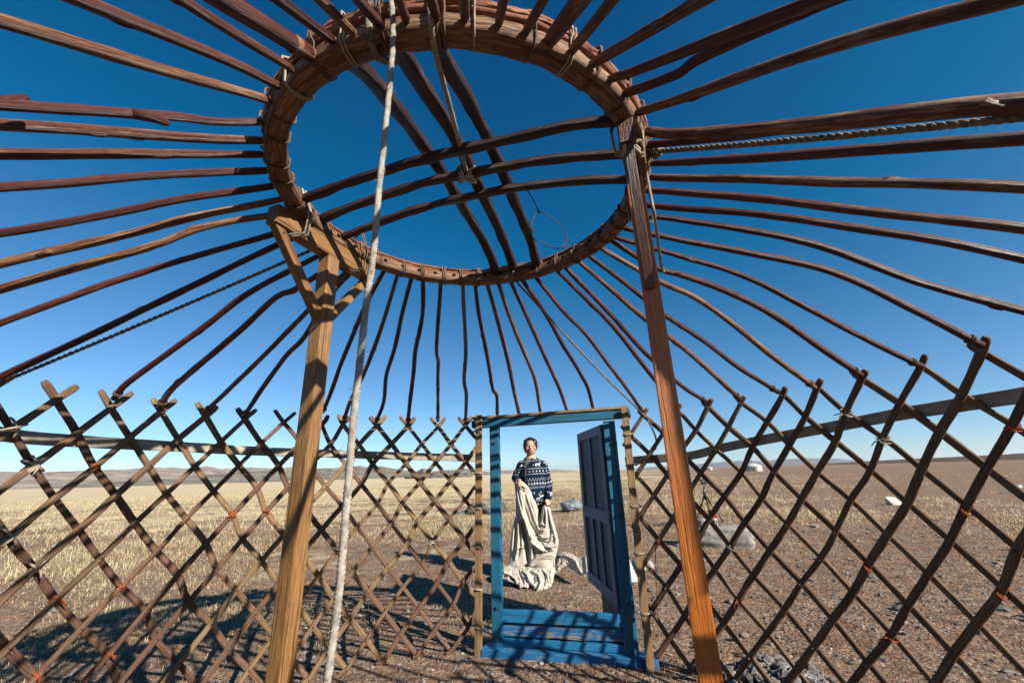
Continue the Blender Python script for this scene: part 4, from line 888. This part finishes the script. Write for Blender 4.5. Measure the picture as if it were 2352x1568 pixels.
# the long pale cloth she is holding: a folded sheet with real depth, plus its pile on the ground
def clothmesh():
    mb = MB()
    def inside(poly, X, Y):
        c = np.zeros(X.shape, bool); j = len(poly)-1
        for i in range(len(poly)):
            xi, yi = poly[i]; xj, yj = poly[j]
            k = ((yi > Y) != (yj > Y)) & (X < (xj-xi)*(Y-yi)/(yj-yi+1e-9)+xi); c ^= k; j = i
        return c
    def dpoly(L, X, Y, closed=False):
        D = np.full(X.shape, 1e9); T = np.zeros(X.shape); sgn = np.zeros(X.shape); n = len(L); m = n if closed else n-1
        for i in range(m):
            ax, ay = L[i]; bx, by = L[(i+1) % n]; dx, dy = bx-ax, by-ay; t = np.clip(((X-ax)*dx+(Y-ay)*dy)/(dx*dx+dy*dy), 0, 1)
            d = np.hypot(X-ax-t*dx, Y-ay-t*dy); k = d < D; D = np.where(k, d, D); T = np.where(k, (i+t)/m, T); sgn = np.where(k, np.sign(dx*(Y-ay)-dy*(X-ax)), sgn)
        return D, T, sgn
    def sheet(poly, Y0f, bulge, strokes, step, rag=0, back=.16, noisef=None, bw=60):
        xs = np.arange(min(p[0] for p in poly)-step, max(p[0] for p in poly)+step*2, step); ys = np.arange(min(p[1] for p in poly)-step, max(p[1] for p in poly)+step*2, step)
        X, Y = np.meshgrid(xs, ys); ins = inside(poly, X, Y); D, _, _ = dpoly(poly, X, Y, True)
        edge = 1-np.exp(-(D/bw*1.6)); F = edge*bulge
        for (L, w_, a_) in strokes:
            d, t, sg = dpoly(L, X, Y); f = np.exp(-(d/w_)**2)*np.sin(np.clip(t, 0, 1)*math.pi)**.35; F += f*a_
        if noisef is not None: F += noisef(X, Y)*np.minimum(1, D/12)
        Yd = Y0f(X, Y)-F; idx = -np.ones(X.shape, int); vs = []; fs = []
        for i in range(X.shape[0]):
            for j in range(X.shape[1]):
                if ins[i, j]:
                    p = W1(X[i, j], Y[i, j], float(Yd[i, j])); idx[i, j] = len(vs); vs.append(p)
        nf = len(vs); bidx = {}
        for i in range(X.shape[0]-1):
            for j in range(X.shape[1]-1):
                q = [idx[i, j], idx[i+1, j], idx[i+1, j+1], idx[i, j+1]]
                if min(q) >= 0: fs.append(q)
        # back surface: the same outline pushed away from the viewer, joined along the border
        vb = []
        for i in range(X.shape[0]):
            for j in range(X.shape[1]):
                if ins[i, j]:
                    k = edge[i, j]; p = vs[idx[i, j]]; b = Vector((p.x, p.y+.012+back*k, p.z))
                    if b.z < .0: b.z = .0
                    vb.append(b)
        f2 = [[q+nf for q in reversed(f)] for f in fs]; cnt = {}
        for f in fs:
            for a, b in zip(f, f[1:]+f[:1]): cnt[(a, b)] = 1
        side = [[b, a, a+nf, b+nf] for (a, b) in cnt if (b, a) not in cnt]
        for v in vs:
            if v.z < .004: v.z = .004
        mb.add(vs+vb, fs+f2+side)
    def fold_noise(am, sx=.02, sy=.02, seed=0, ridged=True):
        def f(X, Y):
            o = np.zeros(X.shape)
            for i in range(X.shape[0]):
                for j in range(X.shape[1]):
                    x, y = X[i, j], Y[i, j]; n1 = noise.noise((x*sx, y*sy, seed)); n2 = noise.noise((x*sx*2.3+5, y*sy*2.3, seed+3)); n3 = noise.noise((x*sx*5+n1*2, y*sy*5, seed+7))
                    o[i, j] = (((1-abs(n1)*2.4)*.55+(1-abs(n2)*2.4)*.35) if ridged else n1+.5*n2)+n3*.25
            return o*am
        return f
    S = 5.0
    main = [(315, 482), (335, 464), (375, 458), (410, 480), (447, 515), (480, 570), (505, 630), (530, 700), (548, 770), (560, 840), (600, 860), (640, 900), (660, 960), (690, 1040), (700, 1120), (640, 1160), (560, 1210), (500, 1260), (470, 1330), (400, 1320), (300, 1290), (240, 1275), (262, 1225), (275, 1170), (275, 1090), (290, 950), (305, 860), (330, 780), (330, 700), (328, 620), (318, 540)]
    st = [([(350, 480), (380, 600), (400, 760), (440, 900), (480, 1010), (560, 1090), (640, 1130)], 22, .055), ([(330, 520), (350, 640), (385, 780), (415, 850), (440, 930), (452, 1010)], 10, .045), ([(400, 500), (440, 620), (480, 740), (520, 860), (560, 950)], 16, .035), ([(430, 560), (480, 680), (520, 800), (545, 930)], 8, .020),
          ([(370, 560), (410, 700), (455, 840), (520, 960), (590, 1050), (650, 1100)], 8, -.030), ([(415, 530), (460, 650), (500, 760), (535, 880)], 6, -.022),
          ([(385, 820), (400, 900), (420, 1000), (435, 1100), (440, 1220)], 20, -.10), ([(345, 800), (350, 900), (350, 1000), (340, 1120), (320, 1200)], 9, .030), ([(330, 840), (328, 950), (320, 1060), (300, 1180)], 7, -.030), ([(365, 880), (372, 980), (372, 1080), (350, 1180)], 7, -.032), ([(310, 900), (300, 1000), (290, 1120)], 8, .03),
          ([(320, 1110), (360, 1080), (420, 1080)], 9, .03), ([(470, 1020), (475, 1120), (470, 1230)], 12, .04), ([(500, 1080), (500, 1150), (490, 1210)], 8, -.04), ([(450, 1010), (490, 1050), (540, 1090), (590, 1120)], 9, .05), ([(300, 480), (350, 490), (390, 510), (430, 530)], 8, .03), ([(350, 540), (400, 560), (450, 590)], 6, -.018)]
    sheet(main, lambda X, Y: 5.33+0*X-.10*np.clip((560-Y)/100, 0, 1)-.03*np.clip((Y-1150)/150, 0, 1), .07, st, S, noisef=fold_noise(.008, .016, .006, 3, False), back=.05)
    lobe = [(562, 770), (575, 705), (592, 688), (615, 700), (645, 705), (655, 740), (668, 800), (690, 870), (715, 960), (730, 1030), (722, 1080), (705, 1150), (690, 1210), (700, 1300), (680, 1340), (600, 1360), (560, 1300), (600, 1210), (640, 1150), (600, 1110), (560, 1060), (530, 990), (520, 920), (540, 860), (552, 820)]
    st = [([(600, 700), (610, 800), (600, 900), (560, 950)], 9, .03), ([(630, 710), (650, 820), (680, 920), (700, 1000), (700, 1080)], 14, .04), ([(585, 720), (580, 800), (560, 880)], 6, .025), ([(618, 720), (635, 830), (650, 930), (640, 1010), (600, 1060)], 7, -.03), ([(590, 780), (600, 860), (590, 920)], 6, -.025),
          ([(540, 960), (580, 990), (630, 990), (680, 960)], 9, .028), ([(560, 1010), (610, 1040), (660, 1030), (700, 1000)], 7, -.022), ([(600, 1070), (650, 1080), (700, 1060)], 8, .03), ([(690, 1100), (660, 1180), (610, 1250), (590, 1310)], 10, .04), ([(670, 1210), (680, 1270), (670, 1320)], 7, -.03), ([(545, 870), (570, 860), (595, 880)], 9, .03), ([(550, 920), (580, 925), (600, 910)], 9, .035)]
    sheet(lobe, lambda X, Y: 5.28+0*X+.0*np.clip((Y-1000)/300, 0, 1), .06, st, S, noisef=fold_noise(.007, .018, .010, 9, False), back=.05)
    swag = [(440, 1240), (470, 1200), (520, 1160), (580, 1130), (640, 1120), (690, 1120), (700, 1170), (660, 1220), (640, 1300), (560, 1300), (500, 1260), (455, 1262)]
    sheet(swag, lambda X, Y: 5.20+0*X, .05, [([(450, 1230), (520, 1180), (600, 1150), (680, 1140)], 14, .03), ([(480, 1240), (560, 1200), (650, 1190)], 9, -.02)], S, back=.05)
    pile = [(186, 1275), (215, 1250), (262, 1240), (320, 1262), (370, 1245), (400, 1240), (440, 1230), (520, 1225), (600, 1230), (650, 1250), (692, 1262), (700, 1300), (685, 1340), (676, 1400), (655, 1448), (600, 1478), (545, 1490), (522, 1506), (492, 1465), (465, 1432), (440, 1462), (400, 1450), (365, 1462), (345, 1428), (300, 1412), (230, 1390), (195, 1368), (186, 1320)]
    sheet(pile, lambda X, Y: 5.30-.0019*(Y-1240)+0*X, .07, [([(200, 1290), (240, 1320), (300, 1350), (350, 1400)], 12, .05), ([(210, 1350), (270, 1340), (320, 1390)], 8, -.04), ([(390, 1290), (430, 1330), (460, 1390), (500, 1440)], 14, .06), ([(480, 1290), (540, 1330), (560, 1400), (530, 1470)], 12, .05), ([(560, 1270), (620, 1330), (640, 1410)], 12, .04), ([(350, 1290), (380, 1350), (400, 1420)], 8, -.05), ([(450, 1290), (500, 1350), (500, 1410)], 6, -.04), ([(590, 1310), (600, 1380), (590, 1440)], 7, -.035), ([(660, 1280), (650, 1350), (660, 1420)], 8, .03)], S, noisef=fold_noise(.034, .02, .02, 5), back=.2)
    trail = [(690, 1150), (730, 1128), (762, 1120), (800, 1122), (832, 1130), (870, 1152), (905, 1176), (935, 1184), (952, 1165), (965, 1150), (980, 1145), (1010, 1170), (1020, 1260), (1010, 1325), (960, 1345), (930, 1340), (890, 1320), (860, 1290), (830, 1280), (800, 1250), (770, 1262), (748, 1275), (735, 1300), (705, 1305), (695, 1230)]
    sheet(trail, lambda X, Y: 5.50-.0016*(Y-1120)-.0010*(X-700), .05, [([(720, 1160), (780, 1150), (850, 1180), (900, 1220)], 12, .04), ([(800, 1180), (830, 1230), (850, 1280)], 7, -.03), ([(880, 1200), (900, 1260), (940, 1320)], 9, .04), ([(750, 1180), (740, 1240)], 7, -.03), ([(970, 1160), (980, 1240), (985, 1310)], 10, .04)], S, noisef=fold_noise(.022, .014, .014, 15), back=.2)
    m, nt, b = mat('unbleached_cotton', .92, .1); v = coords(nt, 'Object'); n = tnoise(nt, v, 9, 5, .6)
    nt.links.new(ramp(nt, n, [(.3, (.46, .405, .33)), (.6, (.57, .52, .44)), (.8, (.64, .595, .52))]), b.inputs['Base Color']); bump(nt, b, tnoise(nt, v, 60, 5), .35, .006)
    o = mb.build('cloth', m); return tag(o, 'long crumpled off-white cotton cloth held up by the person and trailing on the ground', 'cloth')
clothmesh()

# ================================================================== things lying about on the plain
def rock(mb, c, r, seed, sub=3, sq=(1, 1, .7), am=.35, mi=0, facet=False):
    bm = bmesh.new(); bmesh.ops.create_icosphere(bm, subdivisions=sub, radius=1)
    for v in bm.verts:
        n = v.co.normalized(); k = 1+am*noise.noise((n.x*1.3+seed, n.y*1.3, n.z*1.3))+am*.4*noise.noise((n.x*4+seed, n.y*4, n.z*4)); v.co = Vector((n.x*sq[0], n.y*sq[1], n.z*sq[2]))*r*k
    bm.verts.index_update(); mb.add([c+v.co for v in bm.verts], [[v.index for v in f.verts] for f in bm.faces], None, mi, smooth=not facet); bm.free()
def G(x, y):                                       # ground point under a pixel
    P = atz(x, y, 0)
    for _ in range(3): P = atz(x, y, gz(P.x, P.y))
    return P
M['stone'] = simple('pale_granite', (.36, .34, .31), .9, .15, .45, 16, bs=.8, bd=.02)
M['dstone'] = simple('grey_green_stone', (.13, .135, .13), .85, .2, .4, 22, bs=.7, bd=.02)
M['bag'] = simple('silver_grey_plastic', (.22, .23, .245), .25, .6, .5, 9, bs=1.0, bd=.05)
M['paper'] = simple('white_sheet', (.58, .57, .55), .8, .2, .08, 10)
M['felt'] = simple('white_ger_canvas', (.60, .60, .59), .9, .1, .06, 3)
M['red'] = simple('red_plastic', (.45, .012, .010), .35, .5, .15, 10)
# long pale block of stone and a rounder one on it, right of the post
c = G(1672, 1258); U = Vector((.84, -.35, 0)).normalized(); bm = bmesh.new(); bmesh.ops.create_cube(bm, size=2); bmesh.ops.subdivide_edges(bm, edges=bm.edges[:], cuts=9, use_grid_fill=True)
for v in bm.verts:
    p = v.co.copy(); l = max(abs(p.x), abs(p.y), abs(p.z)); q = p.normalized()*1.15; p = p.lerp(q, .28); n = noise.noise(p*2.2+Vector((7, 3, 1)))*.13+noise.noise(p*6)*.05; p *= 1+n
    v.co = c+Vector((0, .15, .13))+U*(p.x*.42)+Vector((-U.y, U.x, 0))*(p.y*.20)+Vector((0, 0, p.z*.145*(1+.15*p.x)))
mb = MB(); bm.verts.index_update(); mb.add([v.co for v in bm.verts], [[v.index for v in f.verts] for f in bm.faces]); bm.free(); tag(mb.build('stone_block', M['stone']), 'long pale granite block on the gravel behind the right lattice', 'stone')
mb = MB(); rock(mb, c+Vector((-.16, .28, .29)), .15, 3, 3, (1, .8, .75), .3); tag(mb.build('stone', M['stone']), 'rounded pale stone resting on the long granite block', 'stone')
p = G(1662, 1228)+Vector((.02, .35, 0)); can = empty('canister', p, 'small red canister with a white collar behind the granite block', 'canister')
mb = MB(); mb.box(p+Vector((0, 0, .32)), .062, .05, .075, Matrix.Rotation(.25, 3, 'Z'), bev=.02); mb.build('body', M['red'], can)
mb = MB(); mb.tube([p+Vector((0, -.03, .20)), p+Vector((0, -.03, .244))], [.055, .05], 14); mb.build('collar', M['paper'], can)
mb = MB(); mb.tube([p+Vector((.0, 0, .0)), p+Vector((0, 0, .215))], [.07, .06], 14); mb.build('base', M['stone'], can)
# tripod
hd = aty(1616, 1108, 8.6); tp = empty('tripod', (hd.x, hd.y, 0), 'black camera tripod standing on the gravel beyond the right lattice', 'tripod')
apx = aty(1618, 1135, 8.6)
for k, (x, y, m_) in enumerate(((1601, 1196, 'black'), (1634, 1183, 'black'), (1683, 1228, 'alu'))):
    F = G(x, y); d = F-apx; mb = MB(); mb.tube([apx, apx+d*.38], [.017, .016], 8); mb.build('leg', M['black'], tp)
    mb = MB(); mb.tube([apx+d*.36, apx+d*.40], [.023, .023], 8); mb.tube([apx+d*.66, apx+d*.70], [.019, .019], 8); mb.build('leg_clamp', M['black'], tp)
    mb = MB(); mb.tube([apx+d*.40, apx+d*.99], [.013, .009], 8); mb.tube([F-d*.015, F], [.014, .010], 8); mb.build('lower_leg', M[m_], tp)
mb = MB(); mb.tube([apx-Vector((0, 0, .10)), apx, hd-Vector((0, 0, .06))], [.013, .03, .014], 8); mb.build('centre_column', M['black'], tp)
mb = MB(); mb.box(hd, .05, .035, .035, bev=.01); mb.tube([hd+Vector((-.03, 0, .0)), hd+Vector((-.11, -.05, .05)), hd+Vector((-.15, -.05, .06))], [.012, .010, .014], 8); mb.box(hd+Vector((0, 0, .055)), .06, .045, .012, bev=.004); mb.build('head', M['black'], tp)
# plastic bag bundle seen through the doorway
c = G(1314, 1174); mb = MB(); bm = bmesh.new(); bmesh.ops.create_icosphere(bm, subdivisions=5, radius=1)
for v in bm.verts:
    n = v.co.normalized(); k = 1+.16*noise.noise(n*1.4+Vector((3, 1, 0)))-.16*abs(noise.noise(n*3.1))-.10*abs(noise.noise(n*7)); v.co = c+Vector((n.x*.36*k, n.y*.28*k, .15+n.z*.19*k))
bm.verts.index_update(); mb.add([v.co for v in bm.verts], [[v.index for v in f.verts] for f in bm.faces]); bm.free(); tag(mb.build('plastic_bag', M['bag']), 'crumpled silver-grey plastic bundle lying beyond the doorway', 'bundle')
# heap of stones and a leaning round iron lid behind the left jamb
heap = MB(); r6 = random.Random(6); hcn = G(1095, 1183)
for k in range(34):
    x = r6.uniform(-.55, .42); z = max(0, (.5-abs(x))*.75)*r6.random(); rock(heap, hcn+Vector((x, .35+r6.uniform(-.25, .25), .03+z)), r6.uniform(.07, .14), k, 2, (1.1, .9, .6), .4, facet=True)
tag(heap.build('stone_heap', M['dstone']), 'low heap of dark stones behind the door frame, left of the person', 'heap')
p = G(1148, 1178); lid = MB(); nrm = Vector((.35, -1, .55)).normalized(); u1 = nrm.cross(Vector((0, 0, 1))).normalized(); u2 = u1.cross(nrm); cc = p+Vector((-.03, .15, .16)); n = 30
prof = [(.0, .02), (.12, .018), (.20, .012), (.225, .02), (.235, .0), (.22, -.02), (0, -.02)]
vsl = []; fsl = []
for (r, h) in prof:
    for k in range(n): a = 2*math.pi*k/n; vsl.append(cc+u1*(math.cos(a)*r)+u2*(math.sin(a)*r)+nrm*h)
for i in range(len(prof)-1):
    for k in range(n): fsl.append((i*n+k, i*n+(k+1) % n, (i+1)*n+(k+1) % n, (i+1)*n+k))
lid.add(vsl, fsl); tag(lid.build('iron_lid', M['iron']), 'round black iron lid leaning against the dark stone heap', 'lid')
# pale sheet and stone beside the right jamb
def sheetobj(name, pts, label, cat, m, thick=.012, sub=8, am=.01):
    A, B, C_, D_ = [Vector(q) for q in pts]; vs = []; fs = []; n = sub+1
    nn = (B-A).cross(D_-A).normalized()
    for s_ in (1, -1):
        for i in range(n):
            for j in range(n):
                u, v = i/sub, j/sub; p = A.lerp(B, u).lerp(D_.lerp(C_, u), v); vs.append(p+nn*(s_*thick/2+am*noise.noise((u*3, v*3, 1))))
    o_ = n*n
    for i in range(sub):
        for j in range(sub):
            a = i*n+j; fs.append((a, a+n, a+n+1, a+1)); fs.append((o_+a, o_+a+1, o_+a+n+1, o_+a+n))
    for i in range(sub):
        for a, b in ((i*n, (i+1)*n), ((i+1)*n+sub, i*n+sub), (i+1, i), (sub*n+i, sub*n+i+1)): fs.append((a, b, b+o_, a+o_))
    mb = MB(); mb.add(vs, fs, None, 0, False); return tag(mb.build(name, m), label, cat)
a = G(1440, 1338); b = G(1464, 1336); sheetobj('board', [a+Vector((-.12, 0, .0)), b+Vector((.02, 0, 0)), b+Vector((.0, .30, .20)), a+Vector((-.12, .30, .22))], 'pale sheet leaning low on the ground just right of the open door', 'sheet', M['paper'])
mb = MB(); rock(mb, G(1480, 1312)+Vector((0, .1, .05)), .13, 9, 3, (1.1, .8, .6), .3); tag(mb.build('stone', M['stone']), 'pale stone on the ground beside the leaning pale sheet', 'stone')
# folded white sheet out on the gravel
p = G(2062, 1160); A = p+Vector((-.18, 0, .02)); B = p+Vector((.05, -.05, .0)); mb = MB(); SQ = .68
for q in ([A+Vector((-.16, .1, .30)), A, B, B+Vector((-.02, .25, .30))], [B, B+Vector((.32, .15, .0)), B+Vector((.26, .45, .26)), B+Vector((-.02, .25, .30))], [A+Vector((-.16, .1, .30)), A+Vector((-.0, .3, .0)), A+Vector((.0, .0, .0))]):
    q = [p+(v-p)*SQ for v in q]; n_ = (q[1]-q[0]).cross(q[2]-q[0]).normalized()*.008; k = len(q); mb.add([v+n_ for v in q]+[v-n_ for v in q], [list(range(k)), [k+i for i in reversed(range(k))]]+[[i, i+k, (i+1) % k+k, (i+1) % k] for i in range(k)], None, 0, False)
tag(mb.build('folded_sheet', M['paper']), 'folded white sheet standing on the gravel behind the right lattice', 'sheet')
# clear plastic bottles far right
mg, nt, b = mat('clear_plastic', .12, .5); b.inputs['Transmission Weight'].default_value = .75; b.inputs['Base Color'].default_value = (.75, .85, .9, 1); b.inputs['IOR'].default_value = 1.35
for k, (x, y, rz, lb) in enumerate(((2334, 1131, .3, 'clear empty plastic bottle nearer the camera at the far right edge'), (2343, 1123, .5, 'clear empty plastic bottle farther back at the far right edge'))):
    p = G(x, y)+Vector((0, 0, .09)); d = Vector((math.cos(rz), math.sin(rz), .02)); bt = empty('plastic_bottle', p, lb, 'bottle', 'empty bottles on the gravel')
    mb = MB(); mb.tube([p-d*.30, p-d*.28, p-d*.05, p+d*.12, p+d*.2, p+d*.24], [.07, .09, .088, .085, .03, .025], 14); mb.build('body', mg, bt); mb = MB(); mb.tube([p+d*.235, p+d*.275], [.03, .03], 12); mb.build('cap', M['paper'], bt)
# far gers
def ger(x0, x1, ybase, label, depth):
    cx = (x0+x1)/2; P = aty(cx, ybase, depth); Lp = aty(x0, ybase, depth); Rp = aty(x1, ybase, depth); r = (Rp-Lp).length/2; z = gz(P.x, P.y); root = empty('ger_tent', (P.x, P.y, z), label, 'ger', 'white gers far off on the plain')
    def lathe(name, prof, m, n=28):
        mb = MB(); vs = []; fs = []
        for (rr, h) in prof:
            for k in range(n): a = 2*math.pi*k/n; w_ = 1+.012*math.sin(a*7+h*3); vs.append((P.x+rr*r*w_*math.cos(a), P.y+rr*r*w_*math.sin(a), z+h*r))
        for i in range(len(prof)-1):
            for k in range(n): fs.append((i*n+k, i*n+(k+1) % n, (i+1)*n+(k+1) % n, (i+1)*n+k))
        mb.add(vs, fs, None, 0, name != 'x'); return mb.build(name, m, root)
    lathe('wall', [(1.0, -.02), (1.01, .3), (.98, .56)], M['felt']); lathe('roof', [(1.03, .55), (1.02, .59), (.8, .70), (.5, .82), (.25, .9), (.0, .92)], M['felt'])
    for h in (.2, .42): lathe('girth_rope', [(1.008, h), (1.022, h+.012), (1.008, h+.025)], M['hair_rope'])
    mb = MB(); mb.tube([Vector((P.x, P.y, z+.85*r)), Vector((P.x, P.y, z+1.25*r))], r*.03, 8); mb.build('stove_pipe', M['iron'], root)
    mb = MB(); mb.box((P.x-.2*r, P.y-1.01*r, z+.27*r), .15*r, .03, .25*r, bev=.02); mb.build('door', M['stile'], root)
ger(1711, 1749, 1080, 'larger white round felt tent standing on the plain behind the right lattice', 105)
ger(1621, 1636, 1076, 'tiny white round felt tent near the horizon, left of the larger one', 230)
# rocky outcrop on the left horizon
mb = MB(); r7 = random.Random(9)
for k in range(46):
    t = r7.uniform(0, 1); x = 930+t*150; d = r7.uniform(250, 300); P = aty(x, 1093, d); hgt = (5.2 if 960 < x < 1020 else 2.6)*r7.uniform(.4, 1); rock(mb, Vector((P.x, P.y, hgt*.2)), hgt, k, 2, (1.4, 1, .85), .5, facet=True)
tag(mb.build('rocks', simple('dark_outcrop_rock', (.15, .13, .11), .9, .1, .4, .6, bs=.6, bd=.5)), kind='structure')

# ================================================================== stones, dry grass and low plants: nobody could count them
rg = random.Random(21); nr = np.random.RandomState(4)
def stones():
    vs = []; fs = []; bm = bmesh.new(); bmesh.ops.create_icosphere(bm, subdivisions=1, radius=1); base = [v.co.copy() for v in bm.verts]; bf = [[v.index for v in f.verts] for f in bm.faces]; bm.free()
    for k in range(21000):
        d = 1.5+11*rg.random()**1.6; a = R_(rg.uniform(-62, 62)); x = d*math.sin(a); y = d*math.cos(a)
        keep = .35+.65*(noise.noise((x*.8, y*.8, 8))*.5+.5)+(.25 if x > -.5 else -.15)
        if rg.random() > keep: continue
        r = .0045+.012*rg.random()**3+(.026*rg.random() if rg.random() < .014 else 0); r *= 1+d*.05; z = gz(x, y)+.012*noise.noise((x*2.3, y*2.3, 0)) if d < 40 else gz(x, y)
        sx, sy, sz = rg.uniform(.8, 1.5), rg.uniform(.8, 1.3), rg.uniform(.45, .8); ca, sa = math.cos(rg.random()*6), math.sin(rg.random()*6); b = len(vs)
        for q in base:
            j = 1+rg.uniform(-.2, .2); vx, vy = q.x*sx*r*j, q.y*sy*r*j; vs.append((x+vx*ca-vy*sa, y+vx*sa+vy*ca, z+r*.2+q.z*sz*r*j))
        fs += [[i+b for i in f] for f in bf]
    # the pile of darker rocks at the foot of the right lattice
    c0 = G(1795, 1560)
    for k in range(260):
        x = c0.x+rg.gauss(0, .13); y = c0.y+rg.gauss(0, .12); r = rg.uniform(.012, .035); b = len(vs); z = max(0, .05-abs(x-c0.x)*.2)*rg.random()
        for q in base: j = 1+rg.uniform(-.3, .3); vs.append((x+q.x*r*j*1.2, y+q.y*r*j, z+r*.4+q.z*r*j*.75))
        fs += [[i+b for i in f] for f in bf]
    mb = MB(); mb.add(vs, fs, None, 0, False); m, nt, b = mat('mixed_gravel', .85, .2)
    P = coords(nt, 'Object'); vo = N(nt, 'ShaderNodeTexVoronoi'); vo.inputs['Scale'].default_value = 22; nt.links.new(P, vo.inputs['Vector']); sc_ = N(nt, 'ShaderNodeSeparateColor'); nt.links.new(vo.outputs['Color'], sc_.inputs[0])
    nt.links.new(ramp(nt, sc_.outputs[0], [(0, (.06, .06, .06)), (.35, (.15, .14, .135)), (.6, (.24, .19, .155)), (.8, (.15, .15, .145)), (.95, (.42, .39, .36))]), b.inputs['Base Color'])
    tag(mb.build('gravel', m), kind='stuff')
stones()
def straw_cov(x, y):
    r = x/max(y, 2.5); n1 = noise.noise((x*.35, y*.35, 2)); n2 = noise.noise((x*1.3, y*1.3, 5)); d = math.hypot(x, y)
    left = max(0, min(1, (-.28-r)/.5)); far = max(0, min(1, (d-5)/9)); c = left*.38+far*(.75 if r < .45 else .75-min(.65, (r-.45)*1.6))*.8
    band = math.exp(-((d-15)/4)**2)*.35 if r > .4 else 0
    return c+band+n1*.8+n2*.5-.12-max(0, 6-d)*.09
def blades(name, num, dmin, dmax, power, cov, hgt, col, lean=.6, wid=.0018, seed=0, clump=7, rmax=64, sprd=.05):
    rg = random.Random(seed); vs = []; fs = []
    for k in range(num):
        d = dmin+(dmax-dmin)*rg.random()**power; a = R_(rg.uniform(-rmax, rmax)); cx = d*math.sin(a); cy = d*math.cos(a)
        c = cov(cx, cy)
        if rg.random() > c: continue
        # keep the stones' world clear of the door sill
        gzv = gz(cx, cy); sc_ = 1+d*.045; wf = wid*(1+d*.16); ph = rg.uniform(0, 6.28); ht = hgt*(.6+.7*min(1, c))
        for q in range(clump):
            x = cx+rg.gauss(0, sprd*sc_); y = cy+rg.gauss(0, sprd*sc_); h = ht*rg.uniform(.35, 1.15); an = ph+rg.gauss(0, 1.1); le = lean*rg.uniform(.3, 1.6)*h; bx, by = math.cos(an)*le, math.sin(an)*le
            wx, wy = -math.sin(an)*wf, math.cos(an)*wf
            if rg.random() < .5: wx, wy = wf*.9, -wf*.3
            b = len(vs); vs += [(x-wx, y-wy, gzv-.01), (x+wx, y+wy, gzv-.01), (x+bx*.4-wx*.8, y+by*.4-wy*.8, gzv+h*.6), (x+bx*.4+wx*.8, y+by*.4+wy*.8, gzv+h*.6), (x+bx, y+by, gzv+h*(.95 if lean < 1 else .7))]
            fs += [(b, b+1, b+3, b+2), (b+2, b+3, b+4)]
    mb = MB(); mb.add(vs, fs, None, 0, False); m, nt, bb = mat(name+'_blades', .8, .15); P = coords(nt, 'Object'); n = tnoise(nt, P, 1.1, 4); n2 = tnoise(nt, P, 55, 3); f = math_(nt, 'MULTIPLY_ADD', n2, .6, math_(nt, 'MULTIPLY', n, .4))
    nt.links.new(ramp(nt, f, [(.35, col[0]), (.5, col[1]), (.65, col[2])]), bb.inputs['Base Color'])
    return tag(mb.build(name, m), kind='stuff')
blades('dry_grass', 30000, 3.6, 13, 1.1, lambda x, y: straw_cov(x, y), .055, ((.30, .195, .10), (.56, .42, .24), (.74, .62, .43)), 1.5, .0013, 1, 8)
blades('dry_grass', 26000, 9, 60, 1.35, lambda x, y: straw_cov(x, y)*1.15, .085, ((.44, .34, .18), (.64, .52, .31), (.78, .67, .45)), .9, .0016, 2, 7, sprd=.10)
blades('fallen_straw', 7500, 1.6, 9, 1.2, lambda x, y: .45+straw_cov(x, y)*.4, .016, ((.34, .26, .15), (.52, .43, .28), (.66, .58, .42)), 4.0, .0010, 3, 3)
blades('low_red_plants', 14000, 1.6, 14, 1.2, lambda x, y: .33+noise.noise((x*1.1, y*1.1, 20))*.9, .030, ((.13, .055, .04), (.24, .12, .075), (.33, .21, .13)), .9, .0013, 4, 7, sprd=.03)

# reflectances measured against the brighter exposure
KF = {'painted_pole_wood': .9, 'ring_wood': .78, 'ring_upper_wood': .7, 'weathered_rod_wood': .92, 'dark_red_wood': .8, 'orange_red_post_paint': .95, 'steppe_ground': .86, 'skin': .9, 'hill_brown': .88, 'hill_dark': .9, 'far_mountain_rock': .9, 'low_rise_soil': .8, 'mixed_gravel': .7, 'clear_plastic': 1, 'unbleached_cotton': .64, 'low_red_plants_blades': .75, 'blue_door_paint': .84, 'bright_blue_board_paint': .84, 'dusty_blue_leaf_paint': .9, 'dark_blue_panel_paint': .8}
for m in bpy.data.materials:
    nt = m.node_tree; b = nt.nodes.get('Principled BSDF') if nt else None
    if not b or m.name == 'haze': continue
    k = KF.get(m.name, .64); i_ = b.inputs['Base Color']
    if i_.is_linked:
        src = i_.links[0].from_socket; nt.links.new(mix(nt, 1.0, src, (k, k, k), 'MULTIPLY'), i_)
# ================================================================== air: pale haze that lightens the far hills
bm = bmesh.new(); bmesh.ops.create_cube(bm, size=2)
for v in bm.verts: v.co = Vector((v.co.x*9500, v.co.y*9500, -8 if v.co.z < 0 else 96))
me = bpy.data.meshes.new('haze'); bm.to_mesh(me); bm.free(); hz = bpy.data.objects.new('haze', me); COL.objects.link(hz); hz['kind'] = 'stuff'
hm = bpy.data.materials.new('haze'); hm.use_nodes = True; nt = hm.node_tree; nt.nodes.remove(nt.nodes['Principled BSDF'])
pv = nt.nodes.new('ShaderNodeVolumePrincipled'); pv.inputs['Color'].default_value = (.80, .88, 1, 1); pv.inputs['Density'].default_value = HAZE; pv.inputs['Anisotropy'].default_value = .3
nt.links.new(pv.outputs[0], nt.nodes['Material Output'].inputs['Volume']); me.materials.append(hm)
